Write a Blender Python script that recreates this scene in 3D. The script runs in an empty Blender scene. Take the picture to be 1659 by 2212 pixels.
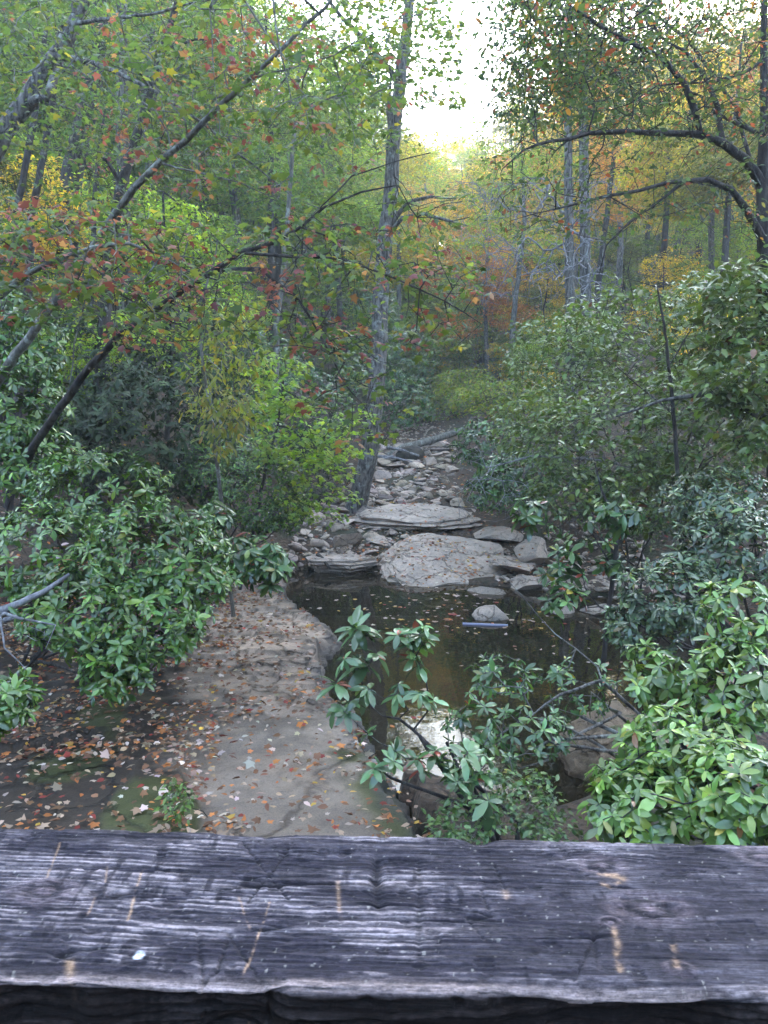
import bpy, bmesh, math
import numpy as np
from math import radians, sin, cos, tan, pi

# ------------------------------------------------------------------ camera, sky, sun, exposure
S = bpy.context.scene
PITCH = radians(7.3)
CAM = np.array([0.0, 0.0, 3.3])
FPX = 26.0 / 36.0 * 2212.0
cd = bpy.data.cameras.new("camera")
cam = bpy.data.objects.new("camera", cd)
S.collection.objects.link(cam)
cam.location = CAM
cam.rotation_euler = (pi / 2 - PITCH, 0, 0)
cd.sensor_fit = 'VERTICAL'
cd.sensor_height = 36.0
cd.lens = 26.0
cd.clip_start = 0.05
cd.clip_end = 2000
cd.dof.use_dof = True
cd.dof.focus_distance = 9.0
cd.dof.aperture_fstop = 36
S.camera = cam

SUN_EL, SUN_AZ = radians(13.0), radians(24.0)     # low sun behind the wooded ridge ahead, to the right
w = bpy.data.worlds.new("World")
S.world = w
w.use_nodes = True
wn, wl = w.node_tree.nodes, w.node_tree.links
bg = wn["Background"]
sky = wn.new("ShaderNodeTexSky")
sky.sky_type = 'NISHITA'
sky.sun_disc = False
sky.sun_elevation = SUN_EL
sky.sun_rotation = SUN_AZ
sky.air_density = 0.8
sky.dust_density = 0.5
wl.new(sky.outputs[0], bg.inputs[0])
bg.inputs[1].default_value = 0.15
sd = bpy.data.lights.new("sun", 'SUN')
sun = bpy.data.objects.new("sun", sd)
S.collection.objects.link(sun)
sd.energy = 5.0
sd.angle = radians(0.5)
sd.color = (1.0, 0.86, 0.66)
from mathutils import Vector
sdir = Vector((sin(SUN_AZ) * cos(SUN_EL), cos(SUN_AZ) * cos(SUN_EL), sin(SUN_EL)))
sun.rotation_euler = sdir.to_track_quat('Z', 'Y').to_euler()
S.view_settings.view_transform = 'Standard'
S.view_settings.look = 'None'
S.view_settings.gamma = 1.0
S.view_settings.exposure = 4.15
S.view_settings.use_white_balance = True
S.view_settings.white_balance_temperature = 6900
S.view_settings.white_balance_tint = 5
cy = S.cycles
cy.max_bounces = 7
cy.diffuse_bounces = 3
cy.glossy_bounces = 2
cy.transmission_bounces = 4
cy.transparent_max_bounces = 6
cy.volume_bounces = 1
cy.caustics_reflective = False
cy.caustics_refractive = False
cy.use_adaptive_sampling = True
cy.adaptive_threshold = 0.01

C = S.collection
rng = np.random.default_rng(11)


def P(px, py, y):
    """a point of the place seen at photo position (px, py) and standing y metres ahead"""
    u = (np.asarray(px, float) - 829.5) / FPX
    v = -(np.asarray(py, float) - 1106.0) / FPX
    dy = cos(PITCH) + v * sin(PITCH)
    dz = -sin(PITCH) + v * cos(PITCH)
    t = np.asarray(y, float) / dy
    return np.stack(np.broadcast_arrays(u * t, y * np.ones_like(t), CAM[2] + dz * t), -1)


# ------------------------------------------------------------------ noise
def _h(ix, iy, iz, s):
    n = (ix * 374761393 + iy * 668265263 + iz * 2147483647 + s * 974634777) & 0xFFFFFFFF
    n = ((n ^ (n >> 13)) * 1274126177) & 0xFFFFFFFF
    n = ((n ^ (n >> 16)) * 2246822519) & 0xFFFFFFFF
    return ((n ^ (n >> 15)) & 0xFFFFFF) / float(0xFFFFFF)


def vnoise(p, s=0):
    p = np.asarray(p, float)
    i = np.floor(p).astype(np.int64)
    f = p - i
    f = f * f * (3 - 2 * f)
    r = 0
    for a in (0, 1):
        for b in (0, 1):
            for c in (0, 1):
                wt = (f[..., 0] if a else 1 - f[..., 0]) * (f[..., 1] if b else 1 - f[..., 1]) * (f[..., 2] if c else 1 - f[..., 2])
                r = r + wt * _h(i[..., 0] + a, i[..., 1] + b, i[..., 2] + c, s)
    return r * 2 - 1


def fbm(p, o=4, s=0, g=0.5):
    p = np.asarray(p, float)
    r, a, t = 0, 1.0, 0
    for k in range(o):
        r = r + a * vnoise(p * 2.03 ** k + 17.3 * k, s + k)
        t += a
        a *= g
    return r / t


def n2(x, y, sc, o=4, s=0):
    return fbm(np.stack([np.asarray(x, float) * sc, np.asarray(y, float) * sc, np.zeros_like(np.asarray(x, float))], -1), o, s)


def sstep(a, b, x):
    t = np.clip((np.asarray(x, float) - a) / (b - a), 0, 1)
    return t * t * (3 - 2 * t)


def unit(v):
    v = np.asarray(v, float)
    return v / np.maximum(np.linalg.norm(v, axis=-1, keepdims=True), 1e-9)


# ------------------------------------------------------------------ the lie of the land
def valley_x(y):
    return np.interp(y, [0, 14, 20, 30, 50, 90, 200], [1.6, 1.4, 0.7, 1.3, 4.0, 8.0, 14.0])


def floor_z(y):
    return np.interp(y, [-60, -22, 0, 13.5, 15.0, 16.5, 18.5, 22, 30, 50, 80, 110, 150, 230],
                     [24.0, 5.0, 0.0, 0.0, 0.0, 0.22, 0.60, 1.1, 2.1, 5.6, 11.5, 20, 36, 46])  # unseen rise behind the camera, added to block sky light from that side


LY = [2, 5, 6.0, 6.7, 7.9, 8.6, 9.4, 10.2, 10.8, 11.6, 13.3, 14.6, 15.8]
LX = [.75, .35, .15, -.05, -.35, -.62, -.85, -.62, -.75, -1.25, -1.8, -1.9, -1.75]
RY = [2, 5, 6.2, 7, 9, 11, 13, 14.2, 15.5]
RX = [1.6, 2.0, 2.1, 3.0, 4.2, 4.7, 4.9, 4.2, 1.0]


def pool_d(x, y):
    """metres inside the pool's shoreline, below zero outside"""
    nx = 0.10 * n2(x, y, 1.3, 3, 5)
    l = (x - np.interp(y, LY, LX)) + nx
    r = np.interp(y, RY, RX) - x + nx * 2
    near = (y - 5.85 - 0.6 * np.abs(x - 1.3)) + nx * 2
    far = np.interp(x, [-2, .3, 1.6, 3, 4.5], [15.7, 15.4, 14.3, 13.6, 13.0]) - y + nx
    return np.minimum(np.minimum(l, r), np.minimum(near, far))


def ground_z(x, y):
    x, y = np.asarray(x, float), np.asarray(y, float)
    cx = valley_x(y)
    dl = np.maximum(0, (cx - np.interp(y, [0, 14, 17, 24, 40], [6.2, 5.2, 3.0, 2.2, 2.2])) - x)
    dr = np.maximum(0, x - (cx + np.interp(y, [0, 14, 17, 24, 40], [3.2, 4.0, 2.2, 1.7, 2.0])))
    side = 0.50 * dl / (1 + dl / 110) + 0.46 * dr / (1 + dr / 120)
    side = side + 0.25 * sstep(0, 2, dl + dr) * 1.0
    rough = 0.16 * n2(x, y, 0.45, 4, 1) + 0.9 * n2(x, y, 0.07, 3, 2) * sstep(2, 20, dl + dr)
    bank = floor_z(y) + 0.08 + 0.24 * (1 - sstep(10, 13, y)) + side + rough * (1 - .6 * np.exp(-((y - 15) / 4) ** 2) * sstep(6, 3, np.abs(x - 1)))
    d = pool_d(x, y)
    return bank + (-0.75 - bank) * sstep(-0.45, 0.6, d)


XBY = [3, 5, 5.7, 6.7, 7.8, 9.4, 12, 15]
XBX = [-1.3, -1.44, -1.5, -1.85, -2.2, -2.4, -2.5, -2.7]


def slab_parts(x, y):
    x, y = np.asarray(x, float), np.asarray(y, float)
    shore = np.interp(y, LY, LX)
    d = shore - x + 0.17 * n2(x, y, 1.9, 4, 5) + 0.06 * n2(x, y, 7, 2, 6)      # metres in from the water's edge
    xb = np.interp(y, XBY, XBX) + 0.14 * n2(x, y, 1.5, 3, 8)
    left = xb - x                                                              # >0 on the earthy side
    t = n2(x * 0.8 + y * 0.25, y * 1.3, 0.9, 4, 9) * 2.4 + 0.9 * sstep(0, 1.5, d)
    q = np.floor(t * 2.2)
    fr = t * 2.2 - q
    lay = (q + sstep(0.0, 0.07, fr)) * 0.055
    z = 0.20 + lay * sstep(6.4, 8.0, y) + 0.02 * n2(x, y, 0.8, 2, 3) + 0.022 * n2(x, y, 4.5, 5, 4)
    z = z + 0.07 * sstep(0.0, 0.05, left) * (1 - sstep(6.2, 7.2, y)) + 0.05 * sstep(0.2, 1.5, left)
    # a cracked ledge running across the earthy side
    led = (y - 6.75) - 0.55 * (x + 2.6) + 0.15 * n2(x, y, 1.1, 2, 12)
    z = z + 0.10 * sstep(0, 0.03, led) * sstep(0.2, 0.6, left) * (1 - sstep(1.2, 2.8, led))
    led2 = (y - 5.9) - 0.3 * (x + 3.2) + 0.2 * n2(x, y, 0.9, 2, 14)
    z = z - 0.07 * sstep(0, 0.04, -led2) * sstep(0.4, 0.9, left) * (1 - sstep(0.6, 1.6, -led2))
    edge = sstep(-0.05, 0.02, d)
    edge2 = sstep(0.10, 0.16, d)
    z = -0.6 + edge * (0.66) + edge2 * (z - 0.06)
    z = z - 0.45 * sstep(14.2, 15.4, y)
    return z, d, left


def slab_z(x, y):
    return slab_parts(x, y)[0]


def surf_z(x, y):
    g = ground_z(x, y)
    x, y = np.asarray(x, float), np.asarray(y, float)
    m = (x > -5.4) & (x < 1.0) & (y > 2.6) & (y < 15.6)
    return np.where(m, np.maximum(slab_z(x, y), g), g)


# ------------------------------------------------------------------ mesh and object helpers
def raw_mesh(name, V, faces, mat=None, col=None, smooth=True):
    me = bpy.data.meshes.new(name)
    V = np.asarray(V, np.float32)
    me.vertices.add(len(V))
    me.vertices.foreach_set('co', V.ravel())
    loops = np.concatenate([np.asarray(f, np.int32).ravel() for f in faces if len(f)])
    tot = np.concatenate([np.full(len(f), np.asarray(f).shape[1], np.int32) for f in faces if len(f)])
    st = np.concatenate([[0], np.cumsum(tot)[:-1]]).astype(np.int32)
    me.loops.add(len(loops))
    me.loops.foreach_set('vertex_index', loops)
    me.polygons.add(len(tot))
    me.polygons.foreach_set('loop_start', st)
    me.update(calc_edges=True)
    me.validate()
    if smooth:
        me.polygons.foreach_set('use_smooth', np.ones(len(me.polygons), bool))
    if col is not None:
        a = me.color_attributes.new('col', 'FLOAT_COLOR', 'POINT')
        c = np.ones((len(V), 4), np.float32)
        c[:, :3] = col
        a.data.foreach_set('color', c.ravel())
    if mat:
        me.materials.append(mat)
    return me


def obj(name, me, parent=None, loc=None):
    o = bpy.data.objects.new(name, me)
    C.objects.link(o)
    if parent:
        o.parent = parent
    if loc is not None:
        o.location = loc
    return o


def tag(o, label, cat, group=None):
    o['label'] = label
    o['category'] = cat
    if group:
        o['group'] = group
    return o


def thing(name, label, cat, loc=(0, 0, 0), rz=0, group=None):
    o = bpy.data.objects.new(name, None)
    C.objects.link(o)
    o.empty_display_size = 0.2
    o.location = loc
    o.rotation_euler = (0, 0, rz)
    return tag(o, label, cat, group)


def dup(root, loc, rz=0, sc=1.0, label=None, group=None, color=None, name=None, tilt=(0, 0)):
    r = root.copy()
    C.objects.link(r)
    r.location = loc
    r.rotation_euler = (tilt[0], tilt[1], rz)
    r.scale = (sc, sc, sc) if np.isscalar(sc) else sc
    if label:
        r['label'] = label
    if group:
        r['group'] = group
    for ch in list(root.children):
        c = ch.copy()
        C.objects.link(c)
        c.parent = r
        if color is not None and ('crown' in c.name or 'foliage' in c.name):
            c.color = (*color, 1)
        for g in list(ch.children):
            d = g.copy()
            C.objects.link(d)
            d.parent = c
    return r


def struct(o):
    o['kind'] = 'structure'
    return o


# ------------------------------------------------------------------ materials
def new_mat(name):
    m = bpy.data.materials.new(name)
    m.use_nodes = True
    nt = m.node_tree
    return m, nt.nodes, nt.links, nt.nodes["Principled BSDF"]


def node(N, t, **kw):
    n = N.new(t)
    for k, v in kw.items():
        if k in n.inputs:
            n.inputs[k].default_value = v
        else:
            setattr(n, k, v)
    return n


def mixc(N, L, fac, a, b, mode='MIX'):
    m = N.new('ShaderNodeMix')
    m.data_type = 'RGBA'
    m.blend_type = mode
    for sock, v in ((m.inputs[0], fac), (m.inputs[6], a), (m.inputs[7], b)):
        if isinstance(v, (int, float)):
            sock.default_value = v
        elif isinstance(v, tuple):
            sock.default_value = (*v, 1) if len(v) == 3 else v
        else:
            L.new(v, sock)
    return m.outputs[2]


def ramp(N, L, x, a, b):
    r = N.new('ShaderNodeMapRange')
    r.inputs['From Min'].default_value = a
    r.inputs['From Max'].default_value = b
    L.new(x, r.inputs['Value'])
    return r.outputs[0]


def noise_n(N, L, scale, detail=5, rough=0.55, vec=None, stretch=None, coord='Object', dist=0.0):
    t = N.new('ShaderNodeTexCoord')
    src = vec or t.outputs[coord]
    if stretch:
        mp = N.new('ShaderNodeMapping')
        mp.inputs['Scale'].default_value = stretch
        L.new(src, mp.inputs[0])
        src = mp.outputs[0]
    n = N.new('ShaderNodeTexNoise')
    n.inputs['Scale'].default_value = scale
    n.inputs['Detail'].default_value = detail
    n.inputs['Roughness'].default_value = rough
    n.inputs['Distortion'].default_value = dist
    L.new(src, n.inputs['Vector'])
    return n.outputs[0]


def bump(N, L, h, strength, dist, b=None):
    n = N.new('ShaderNodeBump')
    n.inputs['Strength'].default_value = strength
    n.inputs['Distance'].default_value = dist
    L.new(h, n.inputs['Height'])
    if b is not None:
        L.new(b, n.inputs['Normal'])
    return n.outputs[0]


def leaf_mat(name, rough=0.45, trans=0.35, spec=0.5, tcol=(1.25, 1.15, 0.45)):
    m, N, L, pb = new_mat(name)
    at = node(N, 'ShaderNodeAttribute', attribute_name='col')
    oi = N.new('ShaderNodeObjectInfo')
    c = mixc(N, L, 1.0, at.outputs['Color'], oi.outputs['Color'], 'MULTIPLY')
    L.new(mixc(N, L, 1.0, c, (.74, .74, .74), 'MULTIPLY'), pb.inputs['Base Color'])
    pb.inputs['Roughness'].default_value = rough
    pb.inputs['Specular IOR Level'].default_value = spec
    tr = N.new('ShaderNodeBsdfTranslucent')
    L.new(mixc(N, L, 1.0, c, tcol, 'MULTIPLY'), tr.inputs[0])
    ms = N.new('ShaderNodeMixShader')
    ms.inputs[0].default_value = trans
    L.new(pb.outputs[0], ms.inputs[1])
    L.new(tr.outputs[0], ms.inputs[2])
    L.new(ms.outputs[0], N['Material Output'].inputs[0])
    return m


def bark_mat(name, dark, light, lichen=0.0, lic=(0.36, 0.38, 0.34), scale=14, stretch=(1, 1, 0.25)):
    m, N, L, pb = new_mat(name)
    n1 = noise_n(N, L, scale, 6, 0.65, stretch=stretch)
    c = mixc(N, L, ramp(N, L, n1, 0.40, 0.60), dark, light)
    n3 = noise_n(N, L, 5.0, 5, 0.7)
    c = mixc(N, L, ramp(N, L, n3, 0.62 - 0.2 * lichen, 0.70 - 0.2 * lichen) if lichen else 0.0, c, lic)
    L.new(c, pb.inputs['Base Color'])
    pb.inputs['Roughness'].default_value = 0.9
    pb.inputs['Specular IOR Level'].default_value = 0.2
    L.new(bump(N, L, n1, 1.0, 0.04), pb.inputs['Normal'])
    return m


def rock_mat(name, a, b, c3, moss=0.35, attr=False, sc=1.0, cracks=False):
    m, N, L, pb = new_mat(name)
    geo = N.new('ShaderNodeNewGeometry')
    pos = geo.outputs['Position']
    n1 = noise_n(N, L, 1.6 * sc, 7, 0.62, vec=pos, dist=0.4)
    n2_ = noise_n(N, L, 14 * sc, 6, 0.7, vec=pos)
    n3 = noise_n(N, L, 70 * sc, 4, 0.7, vec=pos)
    c = mixc(N, L, ramp(N, L, n1, 0.35, 0.65), a, b)
    c = mixc(N, L, ramp(N, L, n2_, 0.50, 0.78), c, c3)
    if attr:
        at = node(N, 'ShaderNodeAttribute', attribute_name='col')
        c = mixc(N, L, 1.0, c, at.outputs['Color'], 'MULTIPLY')
    c = mixc(N, L, 1.0, c, mixc(N, L, ramp(N, L, n3, 0.25, 0.75), (0.62, 0.62, 0.62), (1.3, 1.3, 1.3)), 'MULTIPLY')
    oi = N.new('ShaderNodeObjectInfo')
    c = mixc(N, L, 1.0, c, oi.outputs['Color'], 'MULTIPLY')
    if moss:
        mn = noise_n(N, L, 3.1 * sc, 6, 0.7, vec=pos)
        sx = N.new('ShaderNodeSeparateXYZ')
        L.new(geo.outputs['Normal'], sx.inputs[0])
        mm = N.new('ShaderNodeMath')
        mm.operation = 'MULTIPLY'
        L.new(ramp(N, L, mn, 0.66 - 0.2 * moss, 0.74 - 0.2 * moss), mm.inputs[0])
        L.new(ramp(N, L, sx.outputs[2], 0.1, 0.7), mm.inputs[1])
        c = mixc(N, L, mm.outputs[0], c, (0.045, 0.055, 0.018))
    L.new(c, pb.inputs['Base Color'])
    pb.inputs['Roughness'].default_value = 0.8
    pb.inputs['Specular IOR Level'].default_value = 0.35
    b1 = bump(N, L, n2_, 0.6, 0.02)
    if cracks:
        mp = N.new('ShaderNodeMapping')
        mp.inputs['Scale'].default_value = (1, 1, 3.2)
        mp.inputs['Rotation'].default_value = (.15, .12, .5)
        ad = N.new('ShaderNodeVectorMath')
        ad.operation = 'MULTIPLY_ADD'
        nd = N.new('ShaderNodeTexNoise')
        nd.inputs['Scale'].default_value = 2.0
        nd.inputs['Detail'].default_value = 4
        L.new(pos, nd.inputs['Vector'])
        L.new(nd.outputs['Color'], ad.inputs[0])
        ad.inputs[1].default_value = (.9, .9, .5)
        L.new(pos, ad.inputs[2])
        L.new(ad.outputs[0], mp.inputs[0])
        vo = N.new('ShaderNodeTexVoronoi')
        vo.feature = 'DISTANCE_TO_EDGE'
        vo.inputs['Scale'].default_value = .95 if cracks is True else cracks
        L.new(mp.outputs[0], vo.inputs['Vector'])
        k = ramp(N, L, vo.outputs['Distance'], 0.0, 0.028)
        c = mixc(N, L, k, mixc(N, L, 1.0, c, (.55, .52, .50), 'MULTIPLY'), c)
        L.new(c, pb.inputs['Base Color'])
        b1 = bump(N, L, k, 0.8, 0.03, b1)
    L.new(bump(N, L, n3, 0.5, 0.006, b1), pb.inputs['Normal'])
    return m


M = {}
M['leaf'] = leaf_mat('leaf_thin', 0.45, 0.52, 0.35, (1.25, 1.15, .6))
M['laurel'] = leaf_mat('leaf_leathery', 0.20, 0.16, 0.6, (1.3, 1.3, 0.4))
M['shrub'] = leaf_mat('leaf_shrub', 0.30, 0.28, 0.5)
M['shaded'] = leaf_mat('leaf_shaded_evergreen', 0.5, 0.15, 0.25)  # less gloss and translucency, so leaves look as if in understorey shade
M['litter'] = leaf_mat('leaf_fallen', 0.75, 0.12, 0.2, (1, .9, .7))
M['bark_dark'] = bark_mat('bark_dark', (0.022, 0.018, 0.018), (0.060, 0.052, 0.050), 0.12, lic=(.16, .17, .15))
M['bark_grey'] = bark_mat('bark_grey', (0.035, 0.031, 0.030), (0.15, 0.138, 0.13), 0.35, lic=(0.20, 0.21, 0.20), scale=18)
M['bark_pale'] = bark_mat('bark_pale', (0.075, 0.068, 0.06), (0.17, 0.16, 0.145), 0.4, lic=(.25, .26, .24))
M['bark_dead'] = bark_mat('bark_dead', (0.12, 0.115, 0.125), (0.25, 0.24, 0.26), 0.2)
M['rock'] = rock_mat('rock_grey', (0.25, 0.205, 0.175), (0.42, 0.335, 0.285), (0.11, 0.10, 0.095), 0.05, cracks=True)
M['rock_dark'] = rock_mat('rock_dark', (0.10, 0.085, 0.07), (0.19, 0.16, 0.13), (0.05, 0.047, 0.04), 0.3, cracks=True)
M['slab'] = rock_mat('rock_slab', (0.9, 0.9, 0.9), (1.12, 1.07, 1.0), (0.62, 0.64, 0.64), 0.0, attr=True, cracks=.42)


def ground_mat():
    m, N, L, pb = new_mat('forest_floor')
    geo = N.new('ShaderNodeNewGeometry')
    v = N.new('ShaderNodeTexVoronoi')
    v.inputs['Scale'].default_value = 16
    L.new(geo.outputs['Position'], v.inputs['Vector'])
    sx = N.new('ShaderNodeSeparateColor')
    L.new(v.outputs['Color'], sx.inputs[0])
    c = mixc(N, L, sx.outputs[0], (0.020, 0.014, 0.010), (0.075, 0.045, 0.028))
    n = noise_n(N, L, 0.7, 5, 0.6, vec=geo.outputs['Position'])
    c = mixc(N, L, ramp(N, L, n, 0.5, 0.62), c, (0.022, 0.024, 0.010))
    L.new(c, pb.inputs['Base Color'])
    pb.inputs['Roughness'].default_value = 0.95
    n4 = noise_n(N, L, 9, 6, 0.7, vec=geo.outputs['Position'])
    b1 = bump(N, L, n4, 0.8, 0.06)
    L.new(bump(N, L, v.outputs['Distance'], 0.6, 0.03, b1), pb.inputs['Normal'])
    return m


def water_mat():
    m, N, L, pb = new_mat('pool_water')
    n = noise_n(N, L, 2.2, 3, 0.5, coord='Object')
    nb = bump(N, L, n, 0.16, 0.02)
    gl = N.new('ShaderNodeBsdfGlossy')
    gl.inputs['Roughness'].default_value = 0.015
    gl.inputs['Color'].default_value = (0.95, 0.95, 0.95, 1)
    L.new(nb, gl.inputs['Normal'])
    di = N.new('ShaderNodeBsdfDiffuse')
    di.inputs['Color'].default_value = (0.030, 0.024, 0.015, 1)
    tp = N.new('ShaderNodeBsdfTransparent')
    tp.inputs['Color'].default_value = (0.55, 0.45, 0.30, 1)
    ms = N.new('ShaderNodeMixShader')
    ms.inputs[0].default_value = 0.5
    L.new(di.outputs[0], ms.inputs[1])
    L.new(tp.outputs[0], ms.inputs[2])
    fr = N.new('ShaderNodeFresnel')
    fr.inputs[0].default_value = 1.33
    L.new(nb, fr.inputs['Normal'])
    m2 = N.new('ShaderNodeMixShader')
    L.new(fr.outputs[0], m2.inputs[0])
    L.new(ms.outputs[0], m2.inputs[1])
    L.new(gl.outputs[0], m2.inputs[2])
    L.new(m2.outputs[0], N['Material Output'].inputs[0])
    return m


# ------------------------------------------------------------------ ground, bedrock, water
def grid_faces(nx, ny):
    i = np.arange(nx - 1)[:, None] * ny + np.arange(ny - 1)[None, :]
    i = i.ravel()
    return np.stack([i, i + ny, i + ny + 1, i + 1], -1)


def heightfield(name, xs, ys, fz, mat, fcol=None):
    X, Y = np.meshgrid(xs, ys, indexing='ij')
    x, y = X.ravel(), Y.ravel()
    z = fz(x, y)
    me = raw_mesh(name, np.stack([x, y, z], -1), [grid_faces(len(xs), len(ys))], mat, fcol(x, y) if fcol else None)
    return obj(name, me)


xs = np.concatenate([-np.geomspace(9, 230, 70)[::-1], np.linspace(-8.8, 8.8, 150), np.geomspace(9, 230, 70)])
ys = np.concatenate([np.linspace(-60, 1, 30), np.linspace(1.3, 24, 170), np.geomspace(24.3, 330, 110)])


def terrain(x, y):
    z = ground_z(x, y)
    off_slab = (slab_parts(x, y)[1] < 0.0) & (y < 6.7)
    z = z - 0.55 * ((x > -5.3) & (x < 0.9) & (y > 2.7) & (y < 15.3) & ~off_slab)
    return z


struct(heightfield('ground', xs, ys, terrain, ground_mat()))


def slab_full(x, y):
    z = slab_z(x, y)
    # run the sheet's border down into the bank
    b = np.minimum(np.minimum(x + 5.5, y - 2.5), 15.9 - y)
    return z - 0.5 * (1 - sstep(0, 0.3, b))


def slab_col(x, y):
    z, d, left = slab_parts(x, y)
    rock = np.array([0.165, 0.130, 0.108])
    warm = np.array([0.31, 0.235, 0.19])
    earth = np.array([0.034, 0.024, 0.018])
    mossc = np.array([0.048, 0.052, 0.016])
    f = sstep(7.2, 9.5, y + 0.8 * n2(x, y, .8, 3, 71))[:, None]
    c = rock * (1 - f) + warm * f
    n = n2(x, y, 1.7, 5, 21)
    c = c * (1 + 0.45 * n[:, None]) * (1 + .22 * n2(x, y, 11, 4, 27)[:, None])
    st = sstep(.05, .40, n2(x * .6, y * 1.5, 1.5, 5, 28))[:, None]
    c = c * (1 - .45 * st)
    e = sstep(-0.08, 0.35, left + 0.35 * n2(x, y, 2.2, 4, 22))[:, None]
    c = c * (1 - e) + earth * e
    mo = sstep(0.05, 0.25, n2(x, y, 1.1, 5, 23) - 0.12 + 0.30 * sstep(0.0, .1, left) * (1 - sstep(5.9, 6.8, y))) * sstep(-0.12, 0.0, left) * (1 - sstep(7, 8.5, y))
    rim = sstep(0.55, 0.28, d + .12 * n2(x, y, 3, 3, 24)) * (1 - sstep(6.6, 7.2, y))
    mo = np.clip(mo + rim * sstep(-.1, .2, n2(x, y, 2.5, 4, 25)), 0, 1)[:, None]
    c = c * (1 - mo) + mossc * mo
    tt = (n2(x * 0.8 + y * 0.25, y * 1.3, 0.9, 4, 9) * 2.4 + 0.9 * sstep(0, 1.5, d)) * 2.2
    fr = tt - np.floor(tt)
    cv = (sstep(0.16, 0.05, fr) * sstep(6.4, 8.0, y))[:, None]
    c = c * (1 - .65 * cv) + np.array([.03, .025, .02]) * .65 * cv
    wet = (sstep(0.30, 0.08, d + 0.25 * n2(x, y, 1.2, 3, 26)))[:, None] * 0.75
    c = c * (1 - wet) + np.array([0.035, 0.034, 0.036]) * wet
    return c


sl = heightfield('rock_slab', np.arange(-5.5, 1.05, 0.028), np.arange(2.5, 15.9, 0.034), slab_full, M['slab'], slab_col)
struct(sl)

wx = np.linspace(-3.5, 6, 30)
wy = np.linspace(2, 16.2, 40)
wat = heightfield('water', wx, wy, lambda x, y: np.zeros_like(x), water_mat())
struct(wat)


# ------------------------------------------------------------------ rocks
def rock_mesh(name, seed, sub=4, cuts=14, rad=(1, 1, 1), nz=0.06, mat=None, strata=0.0, dmin=0.45):
    r = np.random.default_rng(seed)
    bm = bmesh.new()
    bmesh.ops.create_icosphere(bm, subdivisions=sub, radius=1)
    V = np.array([v.co[:] for v in bm.verts])
    F = np.array([[v.index for v in f.verts] for f in bm.faces])
    bm.free()
    for k in range(cuts):
        n = unit(r.normal(size=3))
        d = r.uniform(dmin, 0.85)
        V = V - np.maximum(0, V @ n - d)[:, None] * n
    V = V / np.abs(V).max(0)
    if strata:
        lv = V[:, 2] * 4 + 0.7 * fbm(V * 1.1, 3, seed)
        fr = lv - np.floor(lv)
        V[:, :2] *= (1 - strata * sstep(0.0, .15, fr) * (1 - sstep(.15, 1.0, fr)))[:, None]
    V = V * (1 + nz * fbm(V * 2.2, 4, seed)[:, None] + nz * 0.4 * fbm(V * 9, 3, seed + 5)[:, None])
    V = V * np.array(rad)
    me = raw_mesh(name, V, [F], mat, None, True)
    try:
        me.set_sharp_from_angle(angle=radians(32))
    except Exception:
        pass
    return me


def boulder(label, c, rad, seed, rz=0, mat='rock', tilt=(0, 0), strata=0.0, sub=5, cuts=16, nz=.06, tint=1.0, dmin=.45, name='boulder'):
    o = obj(name, rock_mesh(name, seed, sub, cuts, rad, nz, M[mat], strata, dmin))
    o.location = c
    o.rotation_euler = (tilt[0], tilt[1], rz)
    o.color = (tint, tint, tint, 1) if np.isscalar(tint) else (*tint, 1)
    return tag(o, label, 'boulder' if name == 'boulder' else 'rock')


boulder('huge pale flat-topped boulder sloping into the far side of the pool', (1.55, 15.85, 0.10), (1.6, 2.0, .34), 3, -0.35, tilt=(radians(10), radians(6)), strata=.04, cuts=12, dmin=.62, sub=6, nz=.10)
boulder('thin flat slab overlapping the right flank of the huge boulder', (2.75, 15.3, .22), (.75, .55, .14), 41, .7, tilt=(radians(6), radians(10)), cuts=12)
boulder('broken flat slab tucked against the left flank of the huge boulder', (.05, 17.1, .34), (.62, .45, .15), 43, 1.9, tilt=(radians(7), radians(-5)), cuts=12)
boulder('tilted flat slab lying above the right flank of the huge boulder', (2.6, 17.2, .55), (.7, .5, .16), 45, .2, tilt=(radians(12), radians(4)), cuts=12)
boulder('broad low rock shelf behind the huge pale boulder', (0.75, 18.7, .62), (1.75, 1.3, .40), 5, .1, tilt=(radians(5), 0), strata=.12, cuts=10, dmin=.55, sub=6, nz=.12)
boulder('long low pale rock at the pool head with a black stick on it', (-.95, 15.75, .05), (.88, .42, .34), 8, .08, strata=.08, cuts=12)
boulder('tan pointed rock on the left bank above the pool', (-1.55, 18.2, .42), (.42, .38, .42), 11, .5, cuts=9, dmin=.4)
boulder('wedge of pale rock at the right foot of the huge boulder', (2.9, 14.35, .02), (.62, .5, .3), 13, .5, tilt=(0, radians(-8)), cuts=12)
boulder('flat pale rock lying in the shallows beside the huge boulder', (2.0, 13.75, .01), (.42, .26, .11), 15, -.1, cuts=12)
boulder('round-topped grey rock in the pool beside a blue pipe', (1.78, 12.0, .0), (.34, .24, .20), 17, .2, cuts=6, dmin=.6)
boulder('pale angular rock on the right shore under the rhododendron', (3.65, 14.5, .12), (.5, .42, .34), 19, .9, cuts=12)
boulder('leaning grey rock behind the right shore under the shrubs', (3.15, 15.7, .35), (.45, .4, .45), 21, 1.3, tilt=(radians(20), radians(25)), cuts=10)
boulder('flat grey rock on the water edge below the right shrubs', (3.05, 12.4, 0.0), (.34, .24, .12), 23, 0, cuts=12)
boulder('low brown rock at the water edge beside the flat grey rock', (3.75, 12.3, .02), (.34, .25, .12), 27, .4, cuts=12)
boulder('large mossy dark boulder at the near edge of the pool among laurel leaves', (2.35, 6.75, -.12), (.66, .66, .62), 30, .3, mat='rock_dark', cuts=7, tint=(1.15, .95, .78), dmin=.74, nz=.22, sub=6)
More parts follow.
